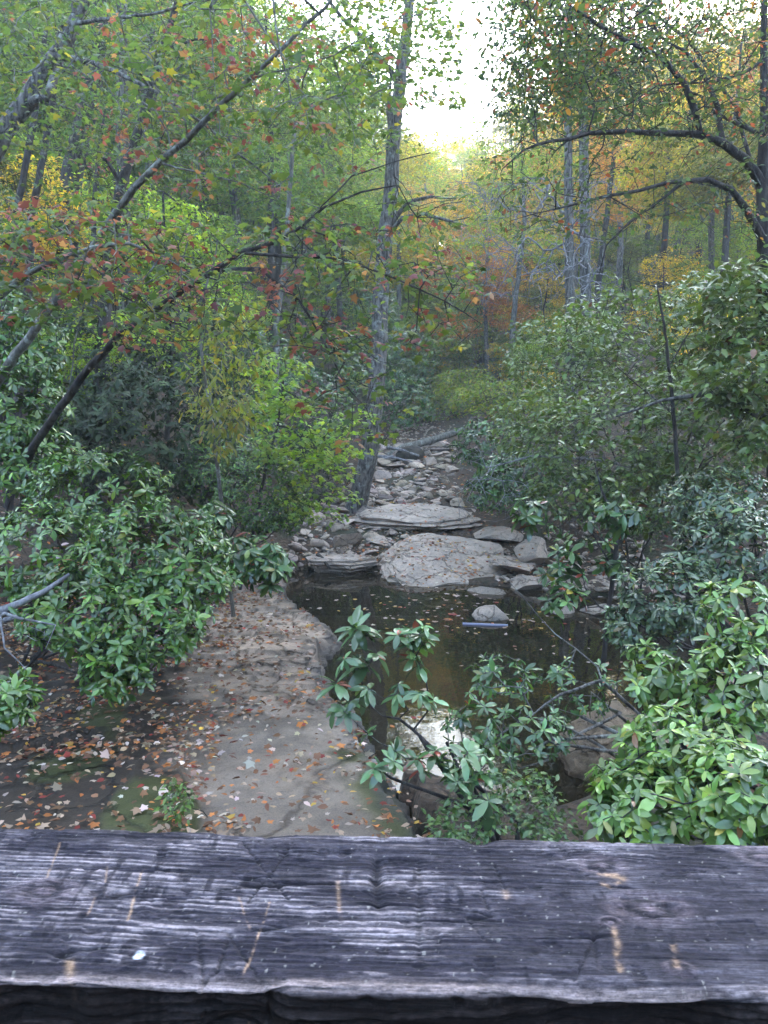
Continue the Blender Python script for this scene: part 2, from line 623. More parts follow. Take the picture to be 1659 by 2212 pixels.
boulder('dark wet rock on the near bank under the rhododendron sprig', (.72, 5.15, .0), (.42, .40, .30), 31, .3, mat='rock_dark', cuts=12, tint=.8)
boulder('dark rock wedged below the laurel twigs near the rail', (1.2, 5.1, -.05), (.34, .4, .25), 33, 1.3, mat='rock_dark', cuts=12, tint=.9)
boulder('white-spotted rock just right of the leaning trunk', (-.55, 20.6, 1.02), (.30, .25, .30), 35, 1.3, cuts=10, tint=1.25)
boulder('black hollow rock under the fallen log in the stream bed', (.95, 27.0, 1.85), (.55, .5, .45), 37, .2, mat='rock_dark', cuts=8, tint=.35)

vars_ = [rock_mesh('stone', 100 + i, 3, 9, (1, .75, [.5, .35, .6, .3, .42][i % 5]), .05, M['rock'], 0, .32) for i in range(14)]
r = np.random.default_rng(5)
n_st = 0
tries = 0
placed = []
while n_st < 255 and tries < 6000:
    tries += 1
    if n_st < 190:
        y = 15.6 + 15 * r.random() ** 1.25
        cx = np.interp(y, [15.5, 18, 20, 24, 31], [-.6, -.4, .4, .7, 1.3])
        hw = np.interp(y, [15.5, 18, 20, 24, 31], [1.6, 1.7, 1.7, 1.5, 1.6])
        x = cx + r.uniform(-hw, hw)
        sz = r.uniform(.10, .30) * (1 + .5 * (r.random() < .25)) * (1 + .02 * (y - 15))
        grp, lab = 'stones heaped in the stream bed', 'flat grey stone in the stony stream bed above the pool'
        if y < 17.5 and x < -.2:
            lab = 'brownish stone on the left bank at the head of the pool'
    else:
        y = r.uniform(12.9, 16.5)
        x = r.uniform(2.4, 5.4)
        if y < 13.4 and x < 3.5:
            continue
        sz = r.uniform(.08, .26)
        grp, lab = 'stones along the right shore', 'angular stone among leaves on the right shore of the pool'
    if any((x - a) ** 2 + (y - b) ** 2 < (.7 * (sz + s)) ** 2 for a, b, s in placed):
        continue
    if 0.5 < x < 3.2 and 14.3 < y < 17.4:
        continue
    placed.append((x, y, sz))
    o = obj('stone', vars_[r.integers(14)])
    o.location = (x, y, float(surf_z(x, y)) + sz * r.uniform(.0, .22))
    o.rotation_euler = (r.normal() * .22, r.normal() * .22, r.random() * 6.28)
    o.scale = (sz, sz, sz * r.uniform(.7, 1.1))
    t = r.uniform(.55, 1.35)
    o.color = (t, t * r.uniform(.93, 1.0), t * r.uniform(.85, 1.02), 1)
    tone = 'pale' if t > 1.05 else 'dark' if t < .82 else 'grey'
    size = 'large' if sz > .30 else 'small' if sz < .17 else 'mid-sized'
    if n_st < 190:
        ppx = 829.5 + x / y * FPX
        row = ('at the pool head', 'beside the rock shelf', 'just behind the rock shelf', 'right of the leaning trunk base', 'halfway up the stream bed', 'below the fallen log', 'under and behind the fallen log')[int(np.searchsorted([16.8, 18.2, 20, 22, 24.5, 27], y))]
        colm = 'left side' if ppx < 790 else 'left of middle' if ppx < 845 else 'middle' if ppx < 900 else 'right of middle' if ppx < 950 else 'right side'
        lab = '%s %s stone %s, %s' % (size, tone, row, colm)
    else:
        lab = '%s %s angular stone on the right shore, %s, %s' % (size, tone, 'near the water' if y < 14 else 'up the bank' if y > 15.3 else 'amid the leaves', 'by the huge boulder' if x < 3.4 else 'by the angular rock' if x < 4.3 else 'under the shrubs')
    tag(o, lab, 'stone', grp)
    n_st += 1

# the small broken stone between them
pv_, pf_ = [], []
off = 0
base = []
for i in range(4):
    me0 = rock_mesh('g', 150 + i, 2, 7, (1, .8, .55), .04, None, 0, .3)
    bv = np.array([v.co[:] for v in me0.vertices])
    bf = np.array([p.vertices[:] for p in me0.polygons])
    base.append((bv, bf))
    bpy.data.meshes.remove(me0)
for i in range(1900):
    if i < 1450:
        y = 15.0 + 30 * r.random() ** 1.3
        x = np.interp(y, [15, 18, 20, 24, 31], [-.7, -.5, .4, .7, 1.3]) + r.normal() * np.interp(y, [15, 20, 31], [1.2, .9, .8])
    else:
        x, y = r.uniform(2.2, 5.6), r.uniform(12.6, 16.8)
    if pool_d(x, y) > .12:
        continue
    s_ = r.uniform(.03, .10)
    bv, bf = base[r.integers(4)]
    a = r.random() * 6.28
    Rm = np.array([[cos(a), -sin(a), 0], [sin(a), cos(a), 0], [0, 0, 1]])
    tl_ = r.normal(size=3) * .2
    v = (bv * s_) @ Rm.T
    v[:, 2] += v[:, 0] * tl_[0] + v[:, 1] * tl_[1] + float(surf_z(x, y)) + s_ * .2
    v[:, 0] += x
    v[:, 1] += y
    pv_.append(v)
    pf_.append(bf + off)
    off += len(bv)
gv = obj('gravel', raw_mesh('gravel', np.concatenate(pv_), [np.concatenate(pf_)], M['rock'], None, False))
gv['kind'] = 'stuff'

# ------------------------------------------------------------------ leaf shapes
T_LAUREL = (np.array([[0, 0, 0], [-.12, .22, .03], [0, .22, .0], [.12, .22, .03], [-.185, .55, .03], [0, .55, -.01], [.185, .55, .03], [-.12, .85, -.04], [0, .85, -.06], [.12, .85, -.04], [0, 1, -.12]]),
            [np.array([[0, 2, 1], [0, 3, 2], [7, 8, 10], [8, 9, 10]]), np.array([[1, 2, 5, 4], [2, 3, 6, 5], [4, 5, 8, 7], [5, 6, 9, 8]])])
T_BROAD = (np.array([[0, 0, 0], [-.24, .28, .05], [0, .3, 0], [.24, .28, .05], [-.21, .62, .02], [0, .62, -.02], [.21, .62, .02], [0, 1, -.09]]),
           [np.array([[0, 2, 1], [0, 3, 2], [4, 5, 7], [5, 6, 7]]), np.array([[1, 2, 5, 4], [2, 3, 6, 5]])])
T_OVAL = (np.array([[0, 0, 0], [-.27, .45, .06], [.27, .45, .06], [0, 1, -.05]]), [np.array([[0, 3, 1], [0, 2, 3]])])
_mb = [(0, 0), (.24, -.05), (.37, .12), (.27, .24), (.50, .54), (.24, .52), (0, 1), (-.24, .52), (-.50, .54), (-.27, .24), (-.37, .12), (-.24, -.05)]
T_MAPLE = (np.array([[x, y, -.16 * (abs(x) + abs(y - .35)) ** 1.5] for x, y in _mb] + [[0, .3, .04]]),
           [np.array([[12, i, (i + 1) % 12] for i in range(12)])])


def leaves(T, pos, dr, nr, size, col):
    tv, tf = T
    dr = unit(dr)
    nr = unit(nr - (nr * dr).sum(-1, keepdims=True) * dr)
    xr = np.cross(dr, nr)
    s = np.asarray(size)[:, None, None]
    V = pos[:, None, :] + s * (tv[None, :, 0:1] * xr[:, None] + tv[None, :, 1:2] * dr[:, None] + tv[None, :, 2:3] * nr[:, None])
    k = len(tv)
    off = (np.arange(len(pos)) * k)[:, None, None]
    F = [(f[None] + off).reshape(-1, f.shape[1]) for f in tf]
    return V.reshape(-1, 3), F, np.repeat(col, k, 0)


def pick(cols, wts, n, r, jit=.22):
    cols = np.array(cols, float)
    wts = np.array(wts, float)
    c = cols[r.choice(len(cols), n, p=wts / wts.sum())]
    return c * np.exp(r.normal(size=(n, 1)) * jit) * np.exp(r.normal(size=(n, 3)) * .06)


def rosettes(tips, axis, nleaf, size, cols, wts, r, T=T_LAUREL, elev=(-.25, .6), jit=.22):
    """whorls of leathery leaves at the twig ends"""
    k = r.integers(nleaf[0], nleaf[1] + 1, len(tips))
    idx = np.repeat(np.arange(len(tips)), k)
    j = np.concatenate([np.arange(q) for q in k])
    ax = unit(axis)[idx]
    ref = np.where(np.abs(ax[:, 2:3]) > .9, [[1., 0, 0]], [[0, 0, 1.]])
    u = unit(np.cross(ax, ref))
    v = np.cross(ax, u)
    ph = j * 2.4 + r.random(len(tips))[idx] * 6.28 + r.normal(size=len(idx)) * .2
    e = elev[1] + (elev[0] - elev[1]) * (1 - j / k[idx]) + r.normal(size=len(idx)) * .18
    rad = np.cos(ph)[:, None] * u + np.sin(ph)[:, None] * v
    e = e + (r.normal(size=len(tips)) * .22)[idx]
    d = np.cos(e)[:, None] * rad + np.sin(e)[:, None] * ax + r.normal(size=(len(idx), 3)) * .13
    d[:, 2] -= .12
    nr = np.cos(e)[:, None] * ax - np.sin(e)[:, None] * rad + r.normal(size=(len(idx), 3)) * .15
    sz = size * np.exp(r.normal(size=len(tips)) * .18)[idx] * r.uniform(.55, 1.15, len(idx)) * (1 - .25 * (j / k[idx]))
    tc = np.exp(r.normal(size=len(tips)) * .27)[idx][:, None]
    return leaves(T, tips[idx] - ax * .02 * r.random((len(idx), 1)), d, nr, sz, pick(cols, wts, len(idx), r, jit) * tc)


def sprays(tips, dirs, nleaf, spread, size, col_fn, r, T=T_OVAL, flat=.35, droop=.25):
    """thin leaves set along a twig end, held more or less level"""
    k = r.integers(nleaf[0], nleaf[1] + 1, len(tips))
    idx = np.repeat(np.arange(len(tips)), k)
    d0 = unit(dirs * np.array([1, 1, .4]))[idx]
    side = unit(np.cross(d0, [0, 0, 1.]))
    s = r.choice([-1, 1], len(idx))[:, None] * side
    along = r.uniform(-1.0, .45, len(idx))[:, None]
    lat = np.abs(r.normal(size=(len(idx), 1))) * .45
    pos = tips[idx] + spread * (along * d0 + lat * s) + r.normal(size=(len(idx), 3)) * spread * np.array([.15, .15, .15])
    d = d0 * r.uniform(-.1, 1, (len(idx), 1)) + s * r.uniform(.2, 1, (len(idx), 1)) + r.normal(size=(len(idx), 3)) * .25
    d[:, 2] -= droop * r.random(len(idx)) * 2
    nr = np.array([0, 0, 1.]) + r.normal(size=(len(idx), 3)) * flat
    sz = size * np.exp(r.normal(size=len(idx)) * .25)
    return leaves(T, pos, d, nr, sz, col_fn(idx, len(idx)))


# ------------------------------------------------------------------ growing wood
def grow(polys, tips, r, seg=.3, kpath=.25, tip_r=.004, expo=2.3, wob=.10, sag=0.0, tubes=None):
    """skeleton: given limb lines, then every twig end joined to the nearest wood"""
    NP, par, rm, cid, pl = [], [], [], [], []
    for ci, (pts, rad, *base) in enumerate(polys):
        pts = np.asarray(pts, float)
        rad = np.interp(np.linspace(0, 1, len(pts)), np.linspace(0, 1, len(rad)), rad)
        if NP and not base:
            A = np.array(NP)
            j = int(np.argmin(((A - pts[0]) ** 2).sum(1)))
            prev = j
        else:
            prev = -1
        acc = 0
        for i in range(len(pts) - (0)):
            if i == 0:
                if prev >= 0:
                    pl0 = pl[prev]
                    p0 = np.array(NP[prev])
                    if np.linalg.norm(p0 - pts[0]) < 1e-4:
                        continue
                    NP.append(pts[0]); par.append(prev); rm.append(rad[0]); cid.append(ci); pl.append(0)
                else:
                    NP.append(pts[0]); par.append(-1); rm.append(rad[0]); cid.append(ci); pl.append(0)
                prev = len(NP) - 1
                continue
            a, b = np.array(NP[prev]), pts[i]
            L_ = np.linalg.norm(b - a)
            m = max(1, int(math.ceil(L_ / seg)))
            q = prev
            ra = rm[q] if cid[q] == ci else rad[i - 1]
            for k in range(1, m + 1):
                f = k / m
                p = a + (b - a) * f
                if k < m:
                    p = p + r.normal(size=3) * wob * .25 * L_ / m
                NP.append(p); par.append(prev); rm.append(ra + (rad[i] - ra) * f); cid.append(ci); pl.append(0)
                prev = len(NP) - 1
    n = len(NP)
    grow.nbase = n
    cap = n + len(tips) * 12 + 10
    A = np.zeros((cap, 3)); A[:n] = NP
    PA = np.full(cap, -1); PA[:n] = par
    RM = np.zeros(cap); RM[:n] = rm
    CI = np.zeros(cap, int); CI[:n] = cid
    PL = np.zeros(cap)
    tip_node = np.full(len(tips), -1)
    if len(tips):
        d0 = np.min(np.linalg.norm(tips[:, None] - A[None, :n][:, ::max(1, n // 60)], axis=2), 1)
        for t in np.argsort(d0):
            T = tips[t]
            dd = np.sqrt(((A[:n] - T) ** 2).sum(1))
            j = int(np.argmin(dd + kpath * PL[:n]))
            L_ = dd[j]
            m = min(10, max(1, int(math.ceil(L_ / seg))))
            a = A[j].copy()
            bow = r.normal(size=3) * wob * L_ + np.array([0, 0, sag * L_])
            prev = j
            for k in range(1, m + 1):
                if n >= cap - 1:
                    break
                f = k / m
                A[n] = a + (T - a) * f + bow * 4 * f * (1 - f) + (r.normal(size=3) * .02 * L_ if k < m else 0)
                PA[n] = prev
                CI[n] = CI[j]
                PL[n] = PL[prev] + L_ / m
                prev = n
                n += 1
            tip_node[t] = prev
    A, PA, RM, CI = A[:n], PA[:n], RM[:n], CI[:n]
    ar = np.full(n, 0.0)
    haschild = np.zeros(n, bool)
    haschild[PA[PA >= 0]] = True
    ar[~haschild] = tip_r ** expo
    for i in range(n - 1, -1, -1):
        if PA[i] >= 0:
            ar[PA[i]] += ar[i]
    R = np.maximum(ar ** (1 / expo), RM)
    given = RM > 0
    R[given] = np.maximum(RM[given], np.minimum(R[given], RM[given]))
    for i in range(n):                      # never thicker than what it grows from
        if PA[i] >= 0 and not given[i]:
            R[i] = min(R[i], R[PA[i]] * .95)
    tdir = np.zeros((len(tips), 3))
    if len(tips):
        tdir = unit(A[tip_node] - A[np.maximum(PA[tip_node], 0)])
    return A, PA, R, CI, tdir


def wood_mesh(name, A, PA, R, sel, sides, mat, rough=0.0, seed=0):
    n = len(A)
    E = np.array([i for i in range(n) if PA[i] >= 0 and sel[i]])
    din = np.zeros((n, 3))
    ok = PA >= 0
    din[ok] = unit(A[ok] - A[PA[ok]])
    main = np.full(n, -1)
    for i in np.argsort(R):
        if PA[i] >= 0:
            main[PA[i]] = i
    dn = din.copy()
    h = main >= 0
    dn[h] = dn[h] + din[main[h]]
    dn = unit(dn)
    ref = unit(np.array([0.35, 0.93, 0.08]))

    def ring(c, d, rad, nse):
        u = unit(np.cross(d, ref))
        v = np.cross(d, u)
        a = np.arange(sides) * 2 * pi / sides
        rr = rad[:, None, None] * np.ones((1, sides, 1))
        base = np.cos(a)[None, :, None] * u[:, None] + np.sin(a)[None, :, None] * v[:, None]
        if rough:
            q = c[:, None] * 3 + base * 1.3
            rr = rr * (1 + rough * fbm(q, 3, seed)[..., None])
        return c[:, None] + rr * base
    rn = ring(A, dn, R, True)
    own = (main[PA[E]] != E) | ((PA[PA[E]] >= 0) & (~sel[PA[E]]))
    Vs = [rn.reshape(-1, 3)]
    start = PA[E] * sides
    eo = E[own]
    if len(eo):
        ro = ring(A[PA[eo]], din[eo], np.minimum(R[eo] * 1.25, R[PA[eo]] * .95), False)
        Vs.append(ro.reshape(-1, 3))
        start[own] = n * sides + np.arange(len(eo)) * sides
    V = np.concatenate(Vs)
    k = np.arange(sides)
    k2 = (k + 1) % sides
    a = start[:, None]
    b = (E * sides)[:, None]
    F = np.stack([a + k, a + k2, b + k2, b + k], -1).reshape(-1, 4)
    used = np.zeros(len(V), bool)
    used[F.ravel()] = True
    mp = np.cumsum(used) - 1
    return raw_mesh(name, V[used], [mp[F]], mat)


def join(parts):
    Vs, Fs, Cs = [], {}, []
    off = 0
    for V, F, c in parts:
        Vs.append(V); Cs.append(c)
        for f in F:
            Fs.setdefault(f.shape[1], []).append(f + off)
        off += len(V)
    return np.concatenate(Vs), [np.concatenate(v) for v in Fs.values()], np.concatenate(Cs)


# ------------------------------------------------------------------ shrubs
G_LAUREL = [(.085, .17, .034), (.06, .13, .030), (.125, .21, .036), (.16, .17, .03), (.20, .10, .04)]
W_LAUREL = [5, 4, 3, .12, .05]
G_SHADED = [(.022, .040, .016), (.028, .050, .018), (.035, .062, .018)]  # understorey shade put into the leaf colour by lower albedo
G_RHODO = [(.075, .145, .05), (.06, .12, .045), (.10, .175, .045), (.22, .20, .04), (.25, .06, .035)]
W_RHODO = [5, 4, 3, .18, .10]
G_BRIGHT = [(.135, .235, .055), (.10, .18, .05), (.20, .29, .055), (.26, .27, .06), (.24, .12, .05)]
W_BRIGHT = [5, 4, 2.5, .2, .06]
G_DULL = [(.14, .215, .065), (.18, .25, .07), (.095, .15, .05), (.17, .15, .07), (.20, .10, .06)]
W_DULL = [5, 4, 3, .3, .15]


def blob_tips(blobs, n, r, shell=(.62, 1.02)):
    cs = np.array([P(b[0], b[1], b[2]) for b in blobs])
    rs = np.array([[b[3] * b[2] / FPX, b[5], b[4] * b[2] / FPX] for b in blobs])
    wt = np.array([b[3] * b[4] for b in blobs], float)
    bi = r.choice(len(blobs), n, p=wt / wt.sum())
    d = unit(r.normal(size=(n, 3)))
    lump = 1 + .22 * fbm(d * 2.2 + bi[:, None] * 7.1, 3, 3)
    rad = r.uniform(shell[0], shell[1], n) ** .7 * lump
    p = cs[bi] + d * rad[:, None] * rs[bi]
    keep = np.ones(n, bool)
    for c, q in zip(cs, rs):                       # nothing grows deep inside a neighbouring lobe
        keep &= (((p - c) / q) ** 2).sum(1) > .28
    p, d = p[keep], d[keep]
    gz = surf_z(p[:, 0], p[:, 1]) + .04
    pd = pool_d(p[:, 0], p[:, 1])
    ok = p[:, 2] > gz
    return p[ok], d[ok]


def shrub(name, label, blobs, root, n, seed, size, nleaf=(6, 9), cols=G_LAUREL, wts=W_LAUREL, mat='laurel', bark='bark_dark',
          T=T_LAUREL, style='rosette', group=None, up=.9, tip_r=.003, seg=.22, elev=(-.25, .6), cat='shrub', extra=None, shell=(.62, 1.02), roots=None):
    r = np.random.default_rng(seed)
    tips, d = blob_tips(blobs, n, r, shell)
    rt = np.array(root, float)
    if len(rt) == 2:
        rt = np.array([rt[0], rt[1], float(surf_z(rt[0], rt[1])) - .05])
    cs = [P(b[0], b[1], b[2]) for b in blobs]
    fat = 1.0 if tip_r > .002 else .15
    polys = [([rt, rt * .85 + cs[0] * .15 + np.array([0, 0, .03]), rt * .4 + cs[0] * .6], [.03 * fat, .025 * fat, .015 * fat])]
    for c in cs[1:]:
        q = rt + (c - rt) * .3 + r.normal(size=3) * .1
        polys.append(([rt + r.normal(size=3) * [.08, .08, 0], q, rt + (c - rt) * .75 + r.normal(size=3) * .12], [.022 * fat, .018 * fat, .011 * fat], 1))
    if extra:
        polys += extra
    A, PA, R, CI, td = grow(polys, tips, r, seg=seg, tip_r=tip_r, wob=.12, sag=-.05)
    th = thing(name, label, cat, rt, 0, group)
    A = A - rt
    obj('stem', wood_mesh('stem', A, PA, R, np.ones(len(A), bool), 5, M[bark]), th)
    if style == 'rosette':
        ax = unit(d * .7 + np.array([0, -.15, up]) + r.normal(size=d.shape) * .25)
        V, F, c = rosettes(tips - rt, ax, nleaf, size, cols, wts, r, T, elev)
    else:
        V, F, c = sprays(tips - rt, unit(td + d * .6), nleaf, size * 2.0, size, lambda i, k: pick(cols, wts, k, r), r, T, .45, .3)
    me = raw_mesh('foliage', V, F, M[mat], c)
    obj('foliage', me, th)
    return th


# --- left
shrub('mountain_laurel', 'big rounded green laurel shrub overhanging the left edge of the rock slab',
      [(215, 1060, 8.6, 150, 95, .8), (110, 1190, 7.8, 140, 110, .9), (330, 1190, 7.8, 150, 120, .9), (200, 1300, 7.2, 150, 110, .8),
       (330, 1330, 7.2, 130, 100, .7), (250, 1430, 6.8, 90, 80, .45), (400, 1240, 7.6, 110, 80, .6)],
      (-4.2, 8.6), 1650, 21, .118, (6, 9))
shrub('rhododendron', 'drooping long-leaved rhododendron beside the head of the slab, right of the big laurel',
      [(540, 1195, 8.8, 85, 48, .45), (440, 1120, 9.2, 60, 40, .4), (580, 1225, 8.6, 50, 40, .3)],
      (-3.0, 9.6), 140, 22, .18, (7, 10), G_RHODO, [5, 4, 3, .9, .4], elev=(-.75, .1))
shrub('mountain_laurel', 'small pale-lit laurel clump at the left edge of the picture beneath the driftwood',
      [(8, 1520, 5.6, 62, 62, .35)], (-3.4, 5.9), 90, 23, .12, (6, 9), G_LAUREL, W_LAUREL)
shrub('rhododendron', 'dark tall rhododendron thicket at the left edge above the big laurel',
      [(30, 870, 9.8, 110, 130, .8), (10, 730, 10.5, 130, 110, .8), (60, 990, 9.5, 110, 90, .7)],
      (-5.6, 10.2), 750, 24, .145, (6, 9), G_LAUREL, W_LAUREL, elev=(-.5, .4))
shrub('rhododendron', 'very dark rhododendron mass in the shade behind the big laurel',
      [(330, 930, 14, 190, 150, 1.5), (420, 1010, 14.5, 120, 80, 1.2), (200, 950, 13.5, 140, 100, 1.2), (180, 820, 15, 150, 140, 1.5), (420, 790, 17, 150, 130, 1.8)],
      (-5.6, 14.8), 2300, 25, .15, (6, 8), G_SHADED, [4, 3, 2], 'shaded', elev=(-.5, .4))
shrub('holly', 'dense dark small-leaved evergreen shrub at the left head of the pool',
      [(560, 1060, 12.8, 110, 95, 1.0), (480, 1010, 13.5, 90, 80, .9), (620, 1100, 13.2, 50, 50, .6)],
      (-3.3, 13.6), 2100, 26, .07, (7, 10), G_LAUREL, W_LAUREL)
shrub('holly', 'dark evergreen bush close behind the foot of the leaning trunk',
      [(700, 1030, 19.0, 55, 60, .9), (670, 960, 20.5, 60, 60, .9)], (-2.1, 20.0), 700, 27, .07, (6, 9), G_SHADED, [4, 3, 2], 'shaded')
shrub('rhododendron', 'dim bluish rhododendron bank left of the leaning trunk',
      [(640, 880, 23, 120, 90, 1.8), (700, 940, 23, 60, 50, 1.0), (520, 920, 19, 90, 70, 1.2), (720, 800, 26, 90, 90, 1.8), (560, 800, 25, 110, 90, 2)], (-4.5, 24.5), 2000, 28, .14, (6, 8), G_RHODO, [5, 4, 2, 0, 0])
shrub('rhododendron', 'dark rhododendron bank just right of the leaning trunk above the log',
      [(880, 870, 33, 60, 60, 2.0), (860, 780, 36, 80, 80, 2.5), (800, 700, 40, 90, 80, 2.5)], (-.5, 34), 1500, 29, .17, (6, 8), G_RHODO, [5, 4, 2, 0, 0])

shrub('spicebush', 'pale yellow-green thicket closing the stream bed above the fallen log',
      [(935, 880, 36, 60, 40, 2.0), (990, 850, 39, 80, 50, 2.5), (1010, 770, 44, 100, 70, 3), (930, 770, 48, 80, 80, 3)],
      (3.2, 38), 1500, 50, .17, (6, 9), [(.16, .22, .06), (.12, .19, .06), (.22, .22, .07), (.30, .22, .07)], [3, 4, 2, 1], 'leaf', 'bark_grey', T_OVAL, 'spray', tip_r=.006, seg=.6)
# --- right
shrub('witch_hazel', 'wide dull-green shrub filling the right middle above the stony shore',
      [(1330, 960, 12.5, 180, 130, 1.2), (1180, 920, 14, 120, 90, 1.1), (1500, 930, 11.5, 150, 150, 1.0), (1420, 1080, 11.5, 170, 80, 1.0),
       (1240, 1060, 12.5, 110, 60, .8)],
      (4.6, 13.4), 2100, 31, .10, (4, 7), G_DULL, W_DULL, 'shrub', 'bark_grey', T_BROAD, 'spray', tip_r=.0035)
shrub('witch_hazel', 'tall dull-green shrub rising behind the right middle against the woods',
      [(1380, 740, 15, 200, 110, 1.5), (1560, 700, 13, 140, 120, 1.3), (1610, 650, 9.2, 90, 85, .6), (1600, 800, 9.0, 90, 90, .6), (1640, 920, 9.0, 60, 80, .5), (1220, 760, 17, 140, 90, 1.5)],
      (5.8, 15.8), 1900, 32, .11, (4, 7), G_DULL, W_DULL, 'shrub', 'bark_dark', T_BROAD, 'spray', tip_r=.004)
shrub('spicebush', 'yellow-green low shrub on the far right bank beside the stream bed',
      [(1080, 860, 20, 110, 40, 1.2), (1000, 830, 23, 60, 35, 1.0), (1150, 900, 19, 80, 40, .9)],
      (3.4, 20.5), 750, 33, .10, (4, 7), [(.20, .26, .06), (.14, .22, .06), (.25, .26, .07)], [3, 3, 2], 'leaf', 'bark_grey', T_BROAD, 'spray')
shrub('rhododendron', 'dark bluish rhododendron on the right bank of the stony stream',
      [(1060, 960, 18.5, 90, 60, 1.2), (1130, 1030, 16, 100, 60, 1.0), (1060, 1060, 17.5, 60, 45, .7)],
      (3.4, 17.6), 620, 34, .15, (7, 9), G_RHODO, [5, 4, 2, .1, .1])
shrub('rhododendron', 'straggly rhododendron with a rust-coloured hanging leaf over the right shore',
      [(1150, 1110, 9.5, 60, 40, .3), (1330, 1110, 9.0, 70, 50, .3), (1280, 1190, 9.5, 90, 50, .4), (1210, 1290, 8.5, 55, 50, .25), (1220, 1220, 9, 50, 40, .2)],
      (4.9, 9.6), 85, 35, .19, (7, 9), G_RHODO, [5, 4, 3, .5, .9], elev=(-.5, .35), shell=(.3, 1), seg=.3)
shrub('mountain_laurel', 'dense green laurel along the right edge above the bright foreground one',
      [(1580, 1180, 7.5, 120, 110, .6), (1450, 1280, 7.2, 110, 90, .6), (1390, 1350, 7.4, 90, 70, .5), (1560, 1080, 8.6, 130, 80, .6)],
      (4.3, 8.0), 1000, 36, .105, (5, 8), [(.075, .12, .06), (.06, .10, .055), (.10, .15, .055), (.2, .18, .05)], [4, 4, 3, .2])
shrub('mountain_laurel', 'glossy bright yellow-green laurel crowding the lower right corner',
      [(1590, 1480, 4.6, 100, 100, .4), (1480, 1620, 4.3, 140, 95, .45), (1390, 1740, 3.9, 130, 80, .35), (1590, 1700, 3.7, 120, 110, .4),
       (1600, 1330, 5.0, 90, 80, .35), (1420, 1450, 5.2, 85, 55, .3), (1340, 1690, 4.3, 60, 50, .25)],
      (2.6, 4.9), 660, 37, .115, (7, 10), G_BRIGHT, W_BRIGHT, elev=(-.55, .6))
shrub('mountain_laurel', 'crooked laurel with lichen-grey branches reaching over the dark water',
      [(1080, 1460, 5.9, 75, 50, .3), (1150, 1580, 5.5, 110, 60, .35), (1020, 1560, 5.3, 70, 60, .3), (1250, 1480, 6.2, 90, 60, .35), (1040, 1640, 5.0, 80, 50, .3)],
      (2.7, 6.0), 190, 38, .09, (5, 8), G_RHODO, [5, 4, 3, .5, .1], 'laurel', 'bark_grey',
      extra=[([P(1400, 1560, 6.1), P(1300, 1470, 6.0), P(1210, 1500, 5.8), P(1120, 1560, 5.6), P(1000, 1640, 5.3)], [.016, .015, .012, .009, .006]),
             ([P(1340, 1540, 6.0), P(1240, 1590, 5.6), P(1190, 1640, 5.4), P(1120, 1660, 5.3)], [.016, .013, .009, .006]),
             ([P(1290, 1440, 6.1), P(1200, 1370, 6.3), P(1130, 1290, 6.5), P(1080, 1240, 6.6)], [.007, .005, .0035, .002])])
shrub('rhododendron', 'open rhododendron sprig with whorled pale-green leaves rising before the pool',
      [(780, 1400, 5.0, 55, 80, .2), (880, 1390, 4.9, 60, 50, .2), (760, 1500, 4.8, 60, 50, .2), (900, 1480, 4.9, 55, 60, .2), (960, 1650, 4.5, 120, 50, .25), (820, 1620, 4.6, 50, 60, .2), (1050, 1690, 4.4, 50, 40, .2)],
      (.85, 4.6), 66, 39, .145, (8, 11), [(.11, .19, .085), (.09, .16, .075), (.13, .21, .085), (.26, .06, .04)], [5, 4, 3, .35], elev=(-.3, .35), shell=(.2, 1.1), seg=.15, up=1.4)
shrub('greenbrier', 'thin small-leaved vine tangle on the near bank just behind the rail',
      [(1020, 1760, 4.3, 75, 45, .25), (1140, 1730, 4.4, 75, 60, .25), (1200, 1790, 4.1, 60, 40, .2), (960, 1790, 4.2, 40, 25, .15)],
      (1.0, 4.5), 260, 40, .04, (4, 6), [(.11, .19, .06), (.08, .15, .055), (.14, .2, .06)], [3, 3, 1], 'shrub', 'bark_pale', T_BROAD, 'spray', cat='vine', tip_r=.0015)
shrub('laurel_seedling', 'tiny green seedling growing from the mossy ledge edge close behind the rail',
      [(385, 1730, 5.0, 28, 40, .08)], (-1.36, 5.35), 26, 41, .045, (4, 6), [(.12, .2, .04), (.09, .16, .04)], [1, 1], 'shrub', 'bark_dark', T_BROAD, 'spray', cat='seedling', tip_r=.0012)


# ------------------------------------------------------------------ the near trees
def region_tips(regs, r):
    out, pix = [], []
    for (x0, x1, y0, y1, d0, d1, n) in regs:
        px, py, y = r.uniform(x0, x1, n), r.uniform(y0, y1, n), r.uniform(d0, d1, n)
        out.append(P(px, py, y))
        pix.append(np.stack([px, py], -1))
    return np.concatenate(out), np.concatenate(pix)


def limbline(pts):
    return [P(*p) for p in pts]


